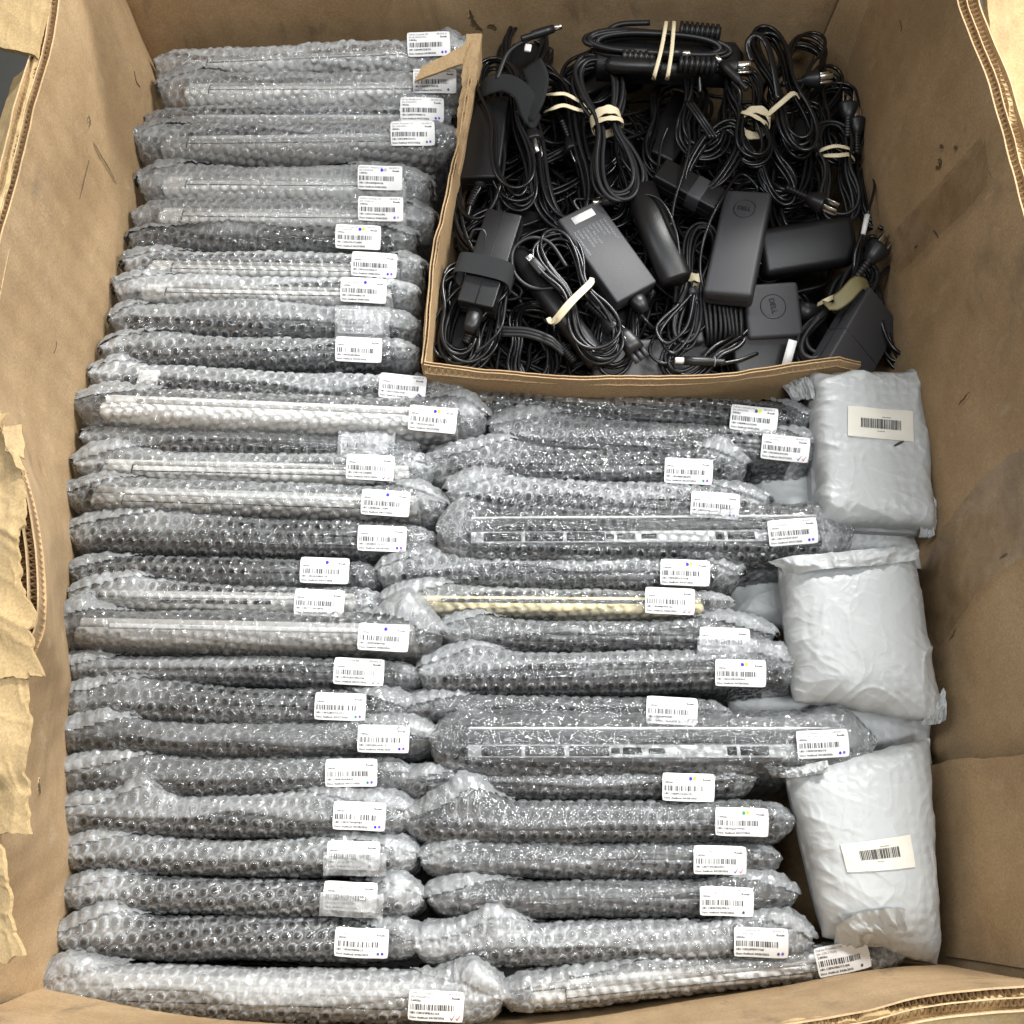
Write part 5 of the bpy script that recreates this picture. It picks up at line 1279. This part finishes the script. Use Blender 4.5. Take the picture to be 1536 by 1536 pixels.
def mlabel(t, surf, cu, cv, du, dv, ang, text_top, text_low, seed, mat='cream_paper', bar=(-.30, .42, -.12, .22)):
    k1, k2 = 22, 14; gx, gy = np.meshgrid(np.linspace(-1, 1, k1), np.linspace(-1, 1, k2), indexing='ij')
    def mp(x, y, off):
        a = R(ang); X = x * du * math.cos(a) - y * dv * math.sin(a); Y = x * du * math.sin(a) + y * dv * math.cos(a)
        return surf(cu + X, cv - Y, off)
    mb = MB(); mb.add(mp(gx, gy, .0016).reshape(-1, 3), gridf(k1, k2)); mb.add(mp(gx, gy, .0008).reshape(-1, 3), gridf(k1, k2)[:, ::-1])
    lab = build('shipping_label', mb, M[mat], t, smooth=True)
    r = np.random.default_rng(seed); x0_, x1_, y0_, y1_ = bar; mb = MB(); x = x0_
    while x < x1_:
        w = r.choice([.008, .012, .02, .028])
        xs_ = np.array([x, x + w, x + w, x, x, x + w]); ys_ = np.array([y0_, y0_, (y0_ + y1_) / 2, (y0_ + y1_) / 2, y1_, y1_])
        mb.add(mp(xs_, ys_, .0021), [[0, 1, 2, 3], [3, 2, 5, 4]]); x += w + r.choice([.008, .014, .022])
    build('barcode', mb, M['ink'], lab)
    mb = MB()
    for s_, x_, y_ in ((text_top, .05, y1_ + .10), (text_low, -.1, y0_ - .20)):
        v, f, w = text(s_, .085, x_, y_, 0, wide=.55, bold=.06); mb.add(mp(v[:, 0], v[:, 1], .0021), f)
    build('print', mb, M['ink'], lab)
m1, s1 = mailer('upper grey padded mailer with cream barcode label and a dark mark', [(1212, 566), (1376, 560), (1398, 800), (1222, 790)], -.006, .034, 5, boxy=10, ears=((.96, -.96, .006, .004, .012), (-.95, -.96, .0, -.006, .004)))
fold(m1, [at(1172, 580, -.01), at(1190, 572, .0), at(1214, 566, .01)], [at(1190, 604, -.012), at(1206, 600, .0), at(1222, 600, .012)], 3, name='bag_corner')
fold(m1, [at(1372, 770, .01), at(1396, 740, .006), at(1404, 700, .0)], [at(1378, 806, -.004), at(1398, 804, -.006), at(1402, 770, -.01)], 4, name='bag_corner')
mlabel(m1, s1, .05, -.22, .56, .19, -4, 'RMA 0145981', 'PM-2217-04', 3, bar=(-.60, .62, -.35, .28))
# dark scuff under its label
mb = MB(); t_ = np.linspace(0, 2 * math.pi, 16, endpoint=False)
mb.add(s1(.34 + .09 * np.cos(t_), .03 + .018 * np.sin(t_) - .03 * np.cos(t_), .0012), [list(range(16))[::-1]]); build('dark_mark', mb, M['ink'], m1)
m2, s2 = mailer('middle grey padded mailer, plump and unlabelled, its top end folded over', [(1168, 842), (1366, 826), (1412, 1082), (1192, 1052)], -.004, .040, 17, boxy=4, belly=.006)
fold(m2, [at(1152, 842, .0), at(1200, 834, .020), at(1290, 826, .028), at(1372, 818, .018)], [at(1188, 872, .0), at(1210, 858, .028), at(1290, 850, .036), at(1374, 842, .022)], 8)
fold(m2, [at(1386, 1060, .01), at(1404, 1045, .005), at(1412, 1032, .0)], [at(1380, 1088, -.004), at(1404, 1086, -.006), at(1416, 1080, -.008)], 9, name='bag_corner')
m3, s3 = mailer('lowest grey padded mailer with crooked cream barcode label and creased bottom', [(1176, 1150), (1392, 1112), (1406, 1450), (1236, 1402)], -.006, .038, 29, boxy=3.6, belly=.008)
fold(m3, [at(1144, 1148, -.01), at(1185, 1150, .0), at(1240, 1140, .018)], [at(1158, 1166, -.01), at(1190, 1166, .006), at(1240, 1158, .026)], 13)
fold(m3, [at(1250, 1420, .0), at(1262, 1380, .03), at(1330, 1362, .04), at(1385, 1366, .02)], [at(1254, 1428, -.01), at(1300, 1420, .006), at(1360, 1424, .0), at(1402, 1440, -.01)], 14, name='creased_end')
mlabel(m3, s3, -.06, .02, .52, .15, 5, 'RMA 0145602', 'PM-2216-11', 9, bar=(-.55, .60, -.25, .40))
for lb, qd, h, sd in (('half hidden dark grey mailer under the upper one and the vented laptop', [(1118, 660), (1360, 700), (1380, 850), (1140, 830)], -.052, 41),
                      ('crumpled grey mailer peeking out left of the plump middle one', [(1096, 835), (1290, 860), (1260, 960), (1098, 930)], -.075, 43),
                      ('buried grey mailer showing between the middle and the lowest one', [(1090, 1030), (1390, 1040), (1400, 1180), (1100, 1110)], -.058, 47)):
    mailer(lb, qd, h, .02, sd, boxy=3, nu=80, nv=70)
